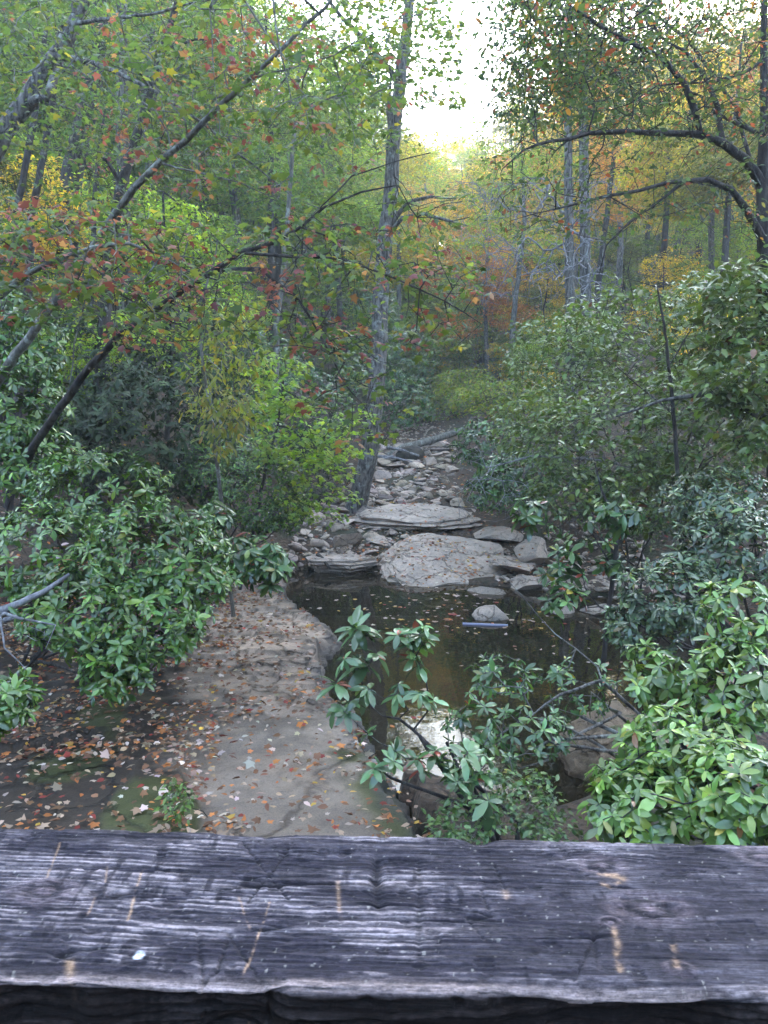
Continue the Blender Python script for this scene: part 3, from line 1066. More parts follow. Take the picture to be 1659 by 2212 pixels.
def tree(name, label, trunk, trad, limbs, tips, seed, lsize, nleaf, colf, bark, T=T_MAPLE, mat='leaf', spread=2.6, tip_r=.0035, seg=.3,
         flat=.35, droop=.25, cat='tree', group=None, sides=8, ground=True, kpath=.25, rough=.0, sag=0.03, trunk_sides=None, flare=1.35, twig_bark=None):
    r = np.random.default_rng(seed)
    tl = [np.array(p) for p in limbline(trunk)]
    if ground:
        b = tl[0]
        d = unit((tl[0] - tl[1]) * np.array([1, 1, .8]))
        gz = float(surf_z(b[0], b[1])) - .15
        if b[2] > gz:
            step = (b[2] - gz)
            foot = b + np.array([np.clip(d[0] / max(-d[2], .5), -.75, .75), np.clip(d[1] / max(-d[2], .5), -.3, .3), -1]) * step
            foot[2] = float(surf_z(foot[0], foot[1])) - .15
            tl = [foot, foot + (b - foot) * .12] + tl
            trad = [trad[0] * flare, trad[0] * (1 + (flare - 1) * .4)] + list(trad)
    polys = [(tl, trad)] + [(limbline(l), rr) for l, rr in limbs]
    A, PA, R, CI, td = grow(polys, tips if tips is not None else np.zeros((0, 3)), r, seg=seg, tip_r=tip_r, sag=sag, kpath=kpath)
    base_n = len(A) if not twig_bark else grow.nbase
    org = tl[0].copy()
    th = thing(name, label, cat, org, 0, group)
    A = A - org
    ncid = len(polys)
    big = np.zeros(len(A), bool)
    for ci in range(ncid):
        sel = CI == ci
        if ci == 0:
            if twig_bark:
                old = np.arange(len(A)) < base_n
                obj('trunk', wood_mesh('trunk', A, PA, R, sel & old, trunk_sides or sides, M[bark], rough, seed), th)
                obj('dead_twig', wood_mesh('dead_twig', A, PA, R, sel & ~old, 4, M[twig_bark]), th)
                continue
            obj('trunk', wood_mesh('trunk', A, PA, R, sel, trunk_sides or sides, M[bark], rough, seed), th)
        else:
            if sel.sum() > 1:
                obj('limb', wood_mesh('limb', A, PA, R, sel, max(5, sides - 2), M[bark]), th)
    if tips is not None and nleaf[1] > 0:
        V, F, c = sprays(tips - org, td, nleaf, lsize * spread, lsize, lambda i, k: colf(i, k, r), r, T, flat, droop)
        obj('crown', raw_mesh('crown', V, F, M[mat], c), th)
    return th


GRN = np.array([[.105, .170, .060], [.08, .14, .055], [.13, .195, .06], [.17, .21, .06]])
RED = np.array([[.27, .085, .095], [.30, .12, .105], [.23, .07, .085], [.32, .17, .10]])
YEL = np.array([[.30, .26, .05], [.22, .24, .05]])


def maple_cols(pix, reds, base=.05, greens=GRN):
    """leaf colour by where on the tree it grows: some sprays have already turned"""
    p = np.full(len(pix), base)
    for (cx, cy, sx, sy, a) in reds:
        p = p + a * np.exp(-(((pix[:, 0] - cx) / sx) ** 2 + ((pix[:, 1] - cy) / sy) ** 2))

    def f(idx, k, r):
        tr = r.random(len(pix)) < np.clip(p, 0, .95)
        red = tr[idx] & (r.random(k) < .85)
        c = greens[r.integers(0, len(greens), k)]
        c = np.where(red[:, None], RED[r.integers(0, 4, k)], c)
        y = (~red) & (r.random(k) < .05)
        c = np.where(y[:, None], YEL[r.integers(0, 2, k)], c)
        return c * np.exp(r.normal(size=(k, 1)) * .22)
    return f


reds = [(120, 500, 130, 80, .42), (60, 640, 90, 60, .42), (330, 380, 130, 110, .5), (450, 520, 150, 60, .35), (560, 90, 120, 70, .5), (300, 600, 120, 40, .35), (520, 640, 120, 40, .55),
        (720, 660, 90, 50, .5), (690, 780, 70, 90, .45), (850, 700, 70, 60, .4), (250, 740, 80, 30, .8), (30, 200, 60, 30, .6), (820, 470, 120, 60, .25), (940, 600, 80, 60, .4)]
rr = np.random.default_rng(77)
tipsA, pixA = region_tips([(180, 760, 480, 760, 6.2, 8.2, 230), (620, 1020, 420, 760, 6.6, 8.6, 150), (620, 900, 720, 960, 6.5, 8.0, 60), (700, 1050, 560, 640, 6, 8, 40)], rr)
tree('red_maple', 'slender dark-trunked maple leaning from behind the big laurel up to the right',
     [(50, 1090, 10.4), (58, 1000, 9.4), (75, 960, 8.8), (130, 880, 8.4), (200, 785, 8.1), (255, 725, 7.9), (330, 672, 7.7), (400, 622, 7.6), (455, 588, 7.5), (520, 545, 7.4), (600, 522, 7.3), (650, 490, 7.2), (700, 448, 7.1), (780, 415, 7.0), (860, 400, 6.9)],
     [.055, .05, .048, .046, .042, .038, .036, .034, .030, .026, .020, .016, .012, .009, .006],
     [([(460, 585, 7.5), (560, 580, 7.3), (640, 640, 7.2), (700, 740, 7.1), (745, 830, 7.0), (790, 880, 6.9)], [.018, .016, .013, .010, .007, .004]),
      ([(520, 545, 7.4), (640, 555, 7.2), (740, 560, 7.0), (850, 600, 6.9), (960, 650, 6.8), (1040, 700, 6.7)], [.016, .014, .012, .010, .007, .004]),
      ([(690, 450, 7.1), (760, 380, 7.2), (850, 350, 7.3), (930, 330, 7.3)], [.010, .008, .006, .004])],
     tipsA, 201, .068, (4, 7), maple_cols(pixA, reds, .10), 'bark_dark')
tipsB, pixB = region_tips([(0, 420, 440, 700, 5.6, 7.4, 190), (-60, 200, 420, 620, 5.6, 7, 60)], rr)
tree('red_maple', 'low maple bough reaching in from the left edge with dark red leaves',
     [(-160, 760, 6.6), (-60, 680, 6.5), (0, 640, 6.4), (60, 592, 6.4), (110, 565, 6.4), (200, 534, 6.4), (280, 526, 6.4), (330, 545, 6.4), (440, 560, 6.3)],
     [.045, .035, .028, .024, .021, .017, .013, .009, .005],
     [([(205, 534, 6.4), (190, 620, 6.3), (160, 740, 6.3), (150, 830, 6.3)], [.010, .009, .007, .004])],
     tipsB, 202, .068, (4, 7), maple_cols(pixB, reds, .08), 'bark_pale')
tipsC, pixC = region_tips([(250, 820, 60, 430, 6.8, 9.5, 210), (430, 900, 0, 320, 7.5, 10, 190), (200, 560, -40, 200, 7, 10, 70), (880, 1000, -20, 180, 9, 11, 22)], rr)
tree('red_maple', 'pale-barked leaning maple running straight from lower left to the upper middle',
     [(-60, 900, 9.6), (60, 735, 9.4), (150, 608, 9.1), (230, 490, 8.8), (290, 405, 8.5), (345, 350, 8.4), (400, 305, 8.2), (470, 232, 8.0), (540, 170, 7.9), (620, 95, 7.8), (700, 20, 7.8), (760, -60, 7.8)],
     [.065, .055, .05, .045, .04, .036, .033, .029, .025, .02, .016, .012],
     [([(405, 300, 8.2), (400, 260, 8.0), (330, 180, 7.8), (240, 140, 7.6)], [.012, .010, .008, .005]),
      ([(345, 350, 8.4), (420, 370, 8.2), (520, 395, 8.0), (600, 430, 7.9)], [.012, .010, .007, .004]),
      ([(540, 170, 7.9), (620, 150, 7.9), (720, 120, 8.2), (830, 60, 8.4)], [.013, .011, .009, .006]),
      ([(690, 30, 7.8), (600, -60, 7.6), (590, 0, 7.6), (605, 110, 7.5), (630, 220, 7.5)], [.014, .013, .011, .009, .006]),
      ([(600, 110, 7.8), (500, -40, 7.7), (453, 20, 7.6), (460, 130, 7.6), (470, 235, 7.6)], [.011, .010, .008, .006, .003])],
     tipsC, 203, .068, (4, 7), maple_cols(pixC, reds, .10), 'bark_pale')
tipsD, pixD = region_tips([(-40, 420, -40, 330, 8.5, 12, 170), (0, 300, 250, 470, 9, 12, 60), (-40, 150, 0, 200, 7.5, 9, 40)], rr)
tree('oak_tree', 'gnarled thick dark trunk with peeling bark leaning in at the upper left edge',
     [(-90, 520, 11), (-25, 350, 11), (10, 280, 11), (60, 222, 11), (85, 160, 11), (125, 110, 11), (160, 50, 11), (205, -40, 11)],
     [.17, .14, .125, .12, .095, .09, .085, .07],
     [([(110, 120, 11), (200, 135, 10.6), (260, 160, 10.2), (340, 200, 9.8), (430, 260, 9.4), (540, 350, 9.0), (640, 430, 8.7)], [.05, .035, .028, .022, .016, .011, .006]),
      ([(60, 222, 11), (100, 210, 10.8), (130, 130, 11.2), (170, 60, 11.4), (150, -40, 11.4)], [.07, .06, .055, .05, .04]),
      ([(160, 50, 11), (240, 40, 10.5), (330, 30, 10), (420, 5, 9.6), (560, -15, 9.2)], [.03, .024, .018, .012, .008])],
     tipsD, 204, .07, (5, 8), maple_cols(pixD, reds, .06, GRN * .9), 'bark_grey', sides=10, rough=.25, seg=.2)
tipsE, pixE = region_tips([(180, 560, -60, 420, 12.5, 17, 200)], rr)
tree('young_oak', 'dark thin trunk leaning right in front of the straight dark one at upper left',
     [(222, 760, 14.5), (235, 560, 14.5), (262, 400, 14.3), (290, 310, 14.2), (318, 220, 14), (350, 110, 13.8), (395, -30, 13.6)],
     [.11, .10, .095, .085, .07, .06, .05],
     [([(262, 400, 14.3), (230, 345, 14), (160, 328, 13.6), (90, 322, 13.4)], [.05, .035, .025, .012]),
      ([(350, 110, 13.8), (420, 85, 13.6), (500, 90, 13.4)], [.03, .02, .01]),
      ([(300, 290, 14.1), (340, 200, 14.5), (420, 110, 15), (470, 90, 15)], [.03, .025, .018, .01])],
     tipsE, 205, .085, (6, 9), maple_cols(pixE, reds, .04), 'bark_dark', T=T_BROAD)
tree('hemlock', 'straight dark upright trunk behind the leaning ones at upper left',
     [(272, 840, 18), (268, 500, 18), (264, 250, 18), (262, -60, 18)], [.17, .15, .13, .11], [],
     region_tips([(120, 420, -60, 350, 16.5, 20, 260)], rr)[0], 206, .09, (6, 9), lambda i, k, r: pick([(.07, .13, .045), (.1, .17, .05)], [1, 1], k, r), 'bark_grey', T=T_BROAD)
tree('oak_tree', 'thick trunk with a bulge curving up behind the gnarled one at upper left',
     [(140, 640, 20), (150, 480, 20), (155, 380, 20), (175, 290, 20), (200, 200, 20), (215, 60, 20), (222, -60, 20)], [.28, .26, .27, .25, .22, .2, .18], [],
     region_tips([(60, 330, -60, 250, 18, 22, 240)], rr)[0], 207, .10, (6, 9), lambda i, k, r: pick([(.07, .13, .045), (.12, .18, .045)], [1, 1], k, r), 'bark_dark', T=T_BROAD, sides=10)
for q, (pts, rad, lab) in enumerate([
        ([(60, 640, 13), (70, 450, 13), (95, 330, 13), (115, 210, 13), (130, 60, 13)], [.07, .06, .055, .045, .03], 'thin dark sapling trunk left of the bulging trunk'),
        ([(30, 600, 16), (35, 460, 16), (75, 250, 16), (100, 60, 16)], [.08, .07, .06, .04], 'dark slanting sapling nearest the left edge'),
        ([(200, 560, 17), (205, 400, 17), (225, 250, 17)], [.06, .05, .03], 'short thin sapling stem between the dark upright trunks'),
        ([(596, 840, 21), (597, 700, 21), (615, 560, 21), (640, 240, 21), (650, 100, 21)], [.085, .08, .07, .05, .03], 'pale birch-like thin trunk left of the main leaning trunk')]):
    tree('sapling', lab, pts, rad, [], region_tips([(pts[-1][0] - 110, pts[-1][0] + 110, pts[-1][1] - 60, pts[-1][1] + 220, pts[0][2] - 1.5, pts[0][2] + 1.5, 70)], rr)[0],
         220 + q, .09, (5, 8), lambda i, k, r: pick([(.09, .16, .05), (.13, .2, .05)], [1, 1], k, r), 'bark_pale' if q == 3 else 'bark_dark', T=T_BROAD)

# main leaning tree by the stream
tipsM, pixM = region_tips([(700, 1005, -80, 230, 16, 21, 270), (860, 1020, 400, 540, 17, 20, 25), (640, 860, 80, 320, 16.5, 21, 150)], rr)
tree('tulip_tree', 'tall grey leaning trunk standing on the stony left bank of the stream',
     [(772, 1085, 19.2), (783, 1040, 19.1), (800, 965, 19), (808, 880, 19), (818, 760, 19), (822, 640, 19), (832, 520, 19), (846, 400, 19), (850, 290, 19), (864, 180, 19), (878, 70, 19), (890, -60, 19)],
     [.27, .25, .235, .225, .21, .20, .19, .175, .165, .15, .13, .10],
     [([(836, 500, 19), (862, 460, 18.8), (885, 435, 18.6), (930, 425, 18.4), (985, 430, 18)], [.07, .06, .05, .035, .015]),
      ([(836, 510, 19), (870, 470, 18.5), (915, 462, 18), (965, 475, 17.6), (1010, 488, 17.2)], [.06, .05, .045, .03, .012]),
      ([(848, 300, 19), (838, 240, 19.2), (845, 170, 19.5)], [.07, .055, .03]),
      ([(864, 180, 19), (810, 110, 18.5), (740, 40, 18), (680, -40, 17.5)], [.07, .06, .045, .03])],
     tipsM, 208, .12, (5, 9), maple_cols(pixM, [(900, 560, 90, 60, .4)], .05, GRN), 'bark_grey', sides=12, rough=.12, seg=.35)

# yellow-green sapling over the pool's left head
tipsY, pixY = region_tips([(400, 560, 640, 900, 8.8, 10.8, 90), (430, 545, 850, 990, 9, 10, 45)], rr)
tree('hickory_sapling', 'yellowing sapling hanging its leaves over the dark laurel left of centre',
     [(470, 1010, 10.5), (455, 900, 10.2), (440, 800, 10), (430, 700, 10), (450, 600, 10), (470, 520, 10)], [.028, .024, .02, .016, .012, .008], [], tipsY, 209, .10, (6, 9),
     lambda i, k, r: pick([(.24, .25, .05), (.17, .21, .05), (.30, .22, .05)], [3, 4, 1], k, r), 'bark_pale', T=T_LAUREL, droop=.6)
tipsZ, pixZ = region_tips([(560, 700, 860, 1010, 11.2, 13, 110), (620, 760, 960, 1130, 11.8, 13, 80), (540, 660, 760, 900, 11.5, 13.5, 70), (700, 800, 880, 1000, 11, 12.5, 35)], rr)
tree('maple_sapling', 'lime-green young maple in open light left of the leaning trunk base',
     [(560, 1090, 12.6), (575, 1000, 12.4), (600, 920, 12.3), (610, 840, 12.2), (620, 760, 12.2)], [.03, .026, .02, .014, .008], [], tipsZ, 210, .085, (6, 9),
     lambda i, k, r: pick([(.25, .38, .06), (.19, .32, .06), (.29, .38, .07)], [3, 4, 2], k, r), 'bark_dark', droop=.3)

# right: arching tree
tipsR, pixR = region_tips([(1120, 1720, -60, 300, 8, 12, 1250), (1060, 1660, 300, 520, 7.5, 10.5, 200), (1090, 1300, -40, 200, 8.5, 11, 240)], rr)
colR = lambda i, k, r: pick([(.10, .15, .055), (.075, .12, .055), (.17, .18, .06), (.32, .09, .06), (.38, .20, .06)], [4, 4, 1.5, .8, .4], k, r)
tree('sourwood_tree', 'dark-barked tree at the right edge with long arching limbs',
     [(1652, 620, 9.6), (1650, 520, 9.5), (1648, 400, 9.5), (1652, 260, 9.5), (1650, 120, 9.6), (1655, -60, 9.6)], [.085, .08, .075, .05, .042, .035],
     [([(1648, 400, 9.5), (1610, 345, 9.4), (1560, 308, 9.2), (1510, 290, 9.0), (1440, 288, 8.8), (1350, 284, 8.6), (1270, 288, 8.4), (1190, 305, 8.2), (1130, 325, 8.0), (1085, 365, 7.9)],
       [.065, .058, .052, .044, .034, .03, .024, .018, .012, .006]),
      ([(1515, 292, 9.0), (1500, 235, 9.0), (1478, 180, 9.0), (1430, 125, 9.0), (1375, 98, 8.9), (1310, 65, 8.8), (1235, 15, 8.8), (1200, -30, 8.8)],
       [.04, .038, .034, .030, .026, .022, .016, .01]),
      ([(1560, 308, 9.2), (1550, 230, 9.4), (1520, 160, 9.5), (1480, 110, 9.6), (1440, 90, 9.6)], [.035, .032, .028, .02, .012]),
      ([(1650, 520, 9.5), (1610, 450, 9.3), (1580, 410, 9.1), (1530, 388, 8.9), (1450, 393, 8.7), (1380, 412, 8.5), (1280, 430, 8.3), (1200, 452, 8.1), (1100, 478, 7.9)],
       [.052, .044, .038, .032, .024, .02, .015, .010, .005]),
      ([(1480, 391, 8.8), (1430, 430, 8.7), (1360, 480, 8.6), (1310, 530, 8.5), (1290, 610, 8.5)], [.018, .014, .011, .008, .004]),
      ([(1655, 130, 9.6), (1600, 160, 9.3), (1520, 178, 9.1), (1420, 185, 8.9)], [.024, .02, .014, .008]),
      ([(1655, 300, 9.5), (1600, 270, 9.8), (1540, 240, 10), (1510, 205, 10.2)], [.03, .026, .02, .012])],
     tipsR, 211, .058, (6, 10), colR, 'bark_dark', T=T_BROAD, sides=8, spread=3, flat=.6)
# hanging near bough top right centre
tipsH, pixH = region_tips([(1090, 1420, -60, 260, 10.5, 14, 640), (1040, 1110, -30, 260, 11, 13, 80)], rr)
tree('black_gum', 'bluish-leaved tree top in front of the bright sky right of the gap',
     [(1646, 660, 13.5), (1640, 420, 13.4), (1590, 230, 13.2), (1480, 80, 13), (1340, -20, 12.8), (1200, -100, 12.6)], [.04, .036, .032, .027, .02, .012],
     [([(1340, 180, 13.1), (1250, 130, 12.8), (1150, 80, 12.4), (1060, 60, 12)], [.025, .02, .014, .007])],
     tipsH, 212, .085, (5, 8), lambda i, k, r: pick([(.07, .11, .07), (.055, .09, .06), (.1, .14, .06), (.26, .13, .06)], [4, 4, 2, .3], k, r), 'bark_dark', T=T_BROAD, flat=.6)

# twin grey conifer trunks with dead twigs
for q, (x, lab) in enumerate([(1228, 'left one of two close straight grey hemlock trunks with dead grey twigs'), (1262, 'right one of two close straight grey hemlock trunks, slightly thicker')]):
    y0 = 24 + q * .7
    tr, pr = region_tips([(x - 260, x + 90, 380, 660, y0 - 4, y0 + 2, 420 - 200 * q)], rr)
    t = tree('dead_hemlock', lab, [(x + 4, 690, y0), (x, 400, y0), (x - 2, 200, y0), (x + 3, -60, y0)], [.15 + .03 * q, .13 + .03 * q, .11 + .03 * q, .08], [], tr, 213 + q, .1, (0, 0), None, 'bark_grey', tip_r=.008, sag=.14, kpath=.02, sides=9, twig_bark='bark_dead')
    tr2, pr2 = region_tips([(x - 150, x + 150, -60, 330, y0 - 3, y0 + 3, 260)], rr)
    r = np.random.default_rng(230 + q)
    org = np.array(t.location)
    A, PA, R, CI, td = grow([([P(x, 400, y0), P(x, 200, y0), P(x + 3, -60, y0)], [.05, .05, .04])], tr2, r, seg=.4, tip_r=.004)
    obj('limb', wood_mesh('limb', A - org, PA, R, np.ones(len(A), bool), 5, M['bark_dark']), t)
    V, F, c = sprays(tr2 - org, td, (7, 11), .3, .085, lambda i, k: pick([(.07, .11, .065), (.10, .14, .065)], [1, 1], k, r), r, T_OVAL, .5)
    obj('crown', raw_mesh('crown', V, F, M['leaf'], c), t)

# small dead twig shrub and thin dark stems among the right shrubs
tree('bare_sapling', 'thin black upright stem rising through the right-hand shrubs',
     [(1470, 1150, 10.4), (1462, 1000, 10.4), (1452, 860, 10.4), (1440, 740, 10.4), (1420, 620, 10.4)], [.035, .03, .026, .02, .012],
     [([(1458, 900, 10.4), (1400, 850, 10.2), (1330, 790, 10)], [.014, .01, .005]), ([(1445, 790, 10.4), (1500, 700, 10.6), (1560, 640, 10.6)], [.012, .009, .005])],
     region_tips([(1300, 1600, 600, 900, 9.6, 11.2, 60)], rr)[0], 240, .09, (3, 5), lambda i, k, r: pick(G_DULL, W_DULL, k, r), 'bark_dark', T=T_BROAD, mat='shrub')
tree('bare_sapling', 'crooked dark stem standing at the right shore below the shrubs',
     [(1322, 1265, 9.4), (1328, 1210, 9.4), (1335, 1150, 9.4), (1300, 1060, 9.5), (1280, 980, 9.6)], [.03, .028, .024, .016, .008],
     [([(1325, 1230, 9.4), (1290, 1170, 9.3), (1255, 1110, 9.3)], [.014, .010, .005])],
     region_tips([(1200, 1420, 960, 1180, 9, 10, 50)], rr)[0], 241, .09, (2, 4), lambda i, k, r: pick(G_DULL, W_DULL, k, r), 'bark_dark', T=T_BROAD, mat='shrub')
tree('fallen_tree', 'long bent grey branch arching down at the right edge among the shrubs',
     [(1800, 1000, 9.0), (1659, 905, 9.0), (1590, 868, 9.1), (1530, 850, 9.2), (1430, 865, 9.3), (1330, 900, 9.5)], [.06, .05, .045, .035, .022, .012], [],
     region_tips([(1350, 1600, 830, 960, 8.6, 9.8, 25)], rr)[0], 242, .08, (0, 0), None, 'bark_grey')
# tangle of bare fine branches on the right bank
tree('dead_branches', 'heap of fine bare grey twigs hanging over the right stream bank',
     [(1330, 1000, 13.4), (1250, 990, 13.2), (1150, 985, 13.0), (1050, 1010, 12.8)], [.03, .022, .016, .008], [],
     region_tips([(980, 1350, 960, 1130, 12, 14.2, 240)], rr)[0], 243, .08, (0, 0), None, 'bark_dead', tip_r=.003, kpath=.02, ground=False, cat='branch')

# log and sticks
A, PA, R, CI, td = grow([([P(835, 990, 27.6), P(870, 968, 27.9), P(930, 952, 28.4), P(1000, 930, 29.2)], [.16, .15, .14, .12])], np.zeros((0, 3)), rr, seg=.4)
me = wood_mesh('fallen_log', A, PA, R, np.ones(len(A), bool), 12, M['bark_pale'], .12, 4)
tag(obj('fallen_log', me), 'thick grey fallen log lying across the upper stream bed', 'log')
for q, (a, b, rad, lab) in enumerate([((815, 985, 26.5), (900, 1000, 26.0), .05, 'thin pale stick fallen just below the log'),
                                      ((790, 1005, 25.5), (850, 985, 26.2), .05, 'short stick leaning on the stones left of the log'),
                                      ((835, 965, 27), (905, 985, 26.4), .06, 'bare grey branch caught against the fallen log'),
                                      ((686, 1198, 15.75), (712, 1228, 15.2), .045, 'black stick propped on the long low rock'),
                                      ((10, 1340, 7.2), (110, 1335, 7.0), .03, 'pale bare stick lying under the big laurel at left')]):
    p0, p1 = P(*a), P(*b)
    A, PA, R, CI, td = grow([([p0, (p0 + p1) / 2 + np.array([0, 0, .04]), p1], [rad, rad * .9, rad * .6])], np.zeros((0, 3)), rr, seg=.2)
    tag(obj('stick', wood_mesh('stick', A, PA, R, np.ones(len(A), bool), 7, M['bark_dark' if q == 3 else 'bark_dead'], .15, q)), lab, 'stick')
tree('driftwood', 'forked pale driftwood branch poking in at the left edge under the laurel',
     [(-120, 1390, 6.6), (0, 1320, 6.6), (50, 1300, 6.6), (100, 1275, 6.6), (150, 1240, 6.7)], [.05, .04, .032, .024, .015],
     [([(0, 1320, 6.6), (40, 1335, 6.5), (120, 1350, 6.4)], [.02, .014, .006]), ([(0, 1330, 6.5), (10, 1400, 6.3), (60, 1450, 6.2)], [.012, .008, .003])],
     region_tips([(0, 100, 1340, 1470, 6, 6.6, 14)], rr)[0], 244, .08, (0, 0), None, 'bark_dead', tip_r=.002, cat='driftwood', seg=.12)

# blue pipe in the pool
m, N, L, pb = new_mat('blue_plastic')
pb.inputs['Base Color'].default_value = (.17, .175, .27, 1)
pb.inputs['Roughness'].default_value = .4
a, b = P(1000, 1303, 11.55), P(1098, 1307, 11.45)
a[2] = b[2] = .006
A, PA, R, CI, td = grow([([a, (a + b) / 2, b], [.026, .026, .026])], np.zeros((0, 3)), rr, seg=.3, wob=0)
tag(obj('plastic_pipe', wood_mesh('plastic_pipe', A, PA, R, np.ones(len(A), bool), 12, m)), 'dull lavender-blue plastic pipe afloat against the round-topped rock', 'pipe')

# ------------------------------------------------------------------ woods beyond
def wood_tree(seed, h, R0, ntips, nleaf, lsize, base=.35, bark='bark_dark', lean=.0):
    r = np.random.default_rng(seed)
    t = [np.array([0, 0, -.4]), np.array([r.normal() * .15, r.normal() * .15, h * .25]), np.array([r.normal() * .3 + lean, r.normal() * .3, h * .6]), np.array([r.normal() * .5 + lean * 2, r.normal() * .5, h * .95])]
    nl = 9
    cz = r.uniform(base + .1, .92, nl) * h
    an = r.uniform(0, 6.28, nl)
    rad = R0 * r.uniform(.35, .75, nl) * (1.15 - cz / h * .6)
    cs = np.stack([np.cos(an) * rad, np.sin(an) * rad, cz], -1)
    sr = R0 * r.uniform(.35, .6, nl)
    bi = r.integers(0, nl, ntips)
    d = unit(r.normal(size=(ntips, 3)))
    tips = cs[bi] + d * (r.uniform(.45, 1.0, ntips) ** .6 * sr[bi])[:, None] * np.array([1, 1, .62])
    A, PA, R, CI, td = grow([(t, [h * .0125, h * .011, h * .008, .03])], tips, r, seg=.9, tip_r=.008, kpath=.3, wob=.1, sag=.05)
    th = thing('broadleaf_tree', 'x', 'tree', (0, 0, 0))
    obj('trunk', wood_mesh('trunk', A, PA, R, np.ones(len(A), bool), 5, M[bark]), th)
    V, F, c = sprays(tips, td, nleaf, lsize * 3.2, lsize, lambda i, k: pick([(1, 1, 1), (.8, .85, .9), (1.3, 1.15, .9), (1.7, 1.05, .8)], [4, 3, 2, .5], k, r, .25), r, T_OVAL, .55)
    obj('crown', raw_mesh('crown', V, F, M['leaf'], c), th)
    return th


protos = [wood_tree(300 + i, 16 + 1.5 * (i % 3), 4.2 + .4 * (i % 2), 620, (15, 22), .135 + .01 * i, [.25, .4, .3][i % 3], ['bark_dark', 'bark_grey'][i % 2]) for i in range(6)]
small = [wood_tree(320 + i, 6.5, 2.4, 300, (14, 20), .11, .1) for i in range(3)]

PAL = {'green': [(.13, .215, .065), (.11, .19, .065), (.165, .235, .065)], 'lime': [(.27, .40, .07), (.23, .35, .07)],
       'gold': [(.60, .46, .07), (.60, .38, .06), (.44, .42, .07)], 'rust': [(.52, .24, .11), (.50, .19, .14), (.55, .30, .10)], 'olive': [(.14, .17, .05), (.18, .18, .05)]}


def along_picture(px):
    """what a far thing stands behind"""
    for lim, txt in ((60, 'at the left edge'), (150, 'behind the gnarled left trunk'), (230, 'behind the bulging trunk'), (310, 'behind the straight dark trunk'),
                     (420, 'right of the straight dark trunk'), (520, 'above the yellowing sapling'), (600, 'above the lime-green young maple'), (700, 'by the thin pale birch-like trunk'), (800, 'just left of the leaning grey trunk'),
                     (880, 'behind the leaning grey trunk'), (960, 'straight above the fallen log'), (1040, 'under the bright sky gap'),
                     (1130, 'right of the sky gap'), (1210, 'left of the twin hemlock trunks'), (1290, 'behind the twin hemlock trunks'), (1390, 'right of the twin hemlock trunks'), (1500, 'behind the arching limbs'), (1600, 'behind the fork of the arching limbs')):
        if px < lim:
            return txt
    return 'at the right edge'


def skyline(px):
    """photo height of the far tree tops along the picture"""
    return np.interp(px, [0, 560, 640, 760, 850, 880, 1000, 1040, 1090, 1160, 1240, 1400, 1659], [-300, -200, -60, 60, 190, 225, 228, 190, 200, 90, 50, 20, 0])


r = np.random.default_rng(909)
spots = []
used = set()
k = 0
n_bg = 0
tries = 0
while n_bg < 298 and tries < 20000:
    tries += 1
    y = 24 + 126 * r.random() ** 1.1
    px = r.uniform(-260, 1920)
    gapfill = r.random() < .16
    if gapfill:
        px, y = r.uniform(840, 1130), r.uniform(85, 150)
    x = (px - 829.5) / FPX * y
    cx = float(valley_x(y))
    if abs(x - cx) < (2.6 if y < 55 else 1.0):
        continue
    md = (2.4 + y * .028) * (.6 if gapfill else 1)
    if any((x - a) ** 2 + (y - b) ** 2 < md * md for a, b in spots):
        continue
    if y < 34 and 640 < px < 1340:
        continue
    z = float(ground_z(x, y))
    top_max = CAM[2] + y * tan(math.atan((1106 - skyline(px)) / FPX) - PITCH)
    if 860 < px < 1060:
        top_max = min(top_max, .455 * y - 3.3)
    p = protos[r.integers(6)]
    hh = [16, 17.5, 19, 16, 17.5, 19][protos.index(p)]
    s = r.uniform(.85, 1.35)
    if z + hh * s * .98 > top_max:
        s = (top_max - z) / (hh * .98) * r.uniform(.86, 1.0)
        if s < .38:
            continue
    if px < 820:
        kind = r.choice(['green', 'lime', 'olive', 'gold', 'rust'], p=[.42, .14, .30, .09, .05] if px < 430 else [.38, .32, .15, .10, .05])
        where = 'left'
    else:
        kind = r.choice(['green', 'lime', 'olive', 'gold', 'rust'], p=[.07, .12, .15, .40, .26])
        where = 'right'
    if 430 < px < 830 and y < 75 and r.random() < .6:
        kind = 'lime'
    if 840 < px < 1150 and y > 60:
        kind = r.choice(['gold', 'olive', 'lime'], p=[.66, .17, .17])
        s *= 1
    c = np.array(PAL[kind][r.integers(len(PAL[kind]))]) * r.uniform(.85, 1.15)
    dist = 'near' if y < 50 else ('middle' if y < 90 else 'far')
    lab = '%s%s-leaved %s tree %s' % ({'near': '', 'middle': 'distant ', 'far': 'farthest '}[dist] + ('tall ' if s * hh > 17 else 'short ' if s * hh < 12 else ''), {'lime': 'lime-green', 'rust': 'rusty red', 'gold': 'golden', 'green': 'green', 'olive': 'olive'}[kind], 'dark-trunked' if protos.index(p) % 2 == 0 else 'grey-trunked', along_picture(px))
    grp = '%s trees in the %s %s woods' % (kind, dist, where)
    first = id(p) not in used
    if first:
        used.add(id(p))
        o = p
        o.location = (x, y, z - .1)
        o.rotation_euler = (0, 0, r.random() * 6.28)
        o.scale = (s * 1.0, s * 1.0, s)
        o['label'], o['group'] = lab, grp
        for ch in o.children:
            if ch.name.startswith('crown'):
                ch.color = (*c, 1)
    else:
        ss = max(s, .6)
        dup(p, (x, y, z - .1), r.random() * 6.28, (ss, ss, s), lab, grp, c, tilt=(r.normal() * .04, r.normal() * .04))
    spots.append((x, y))
    n_bg += 1

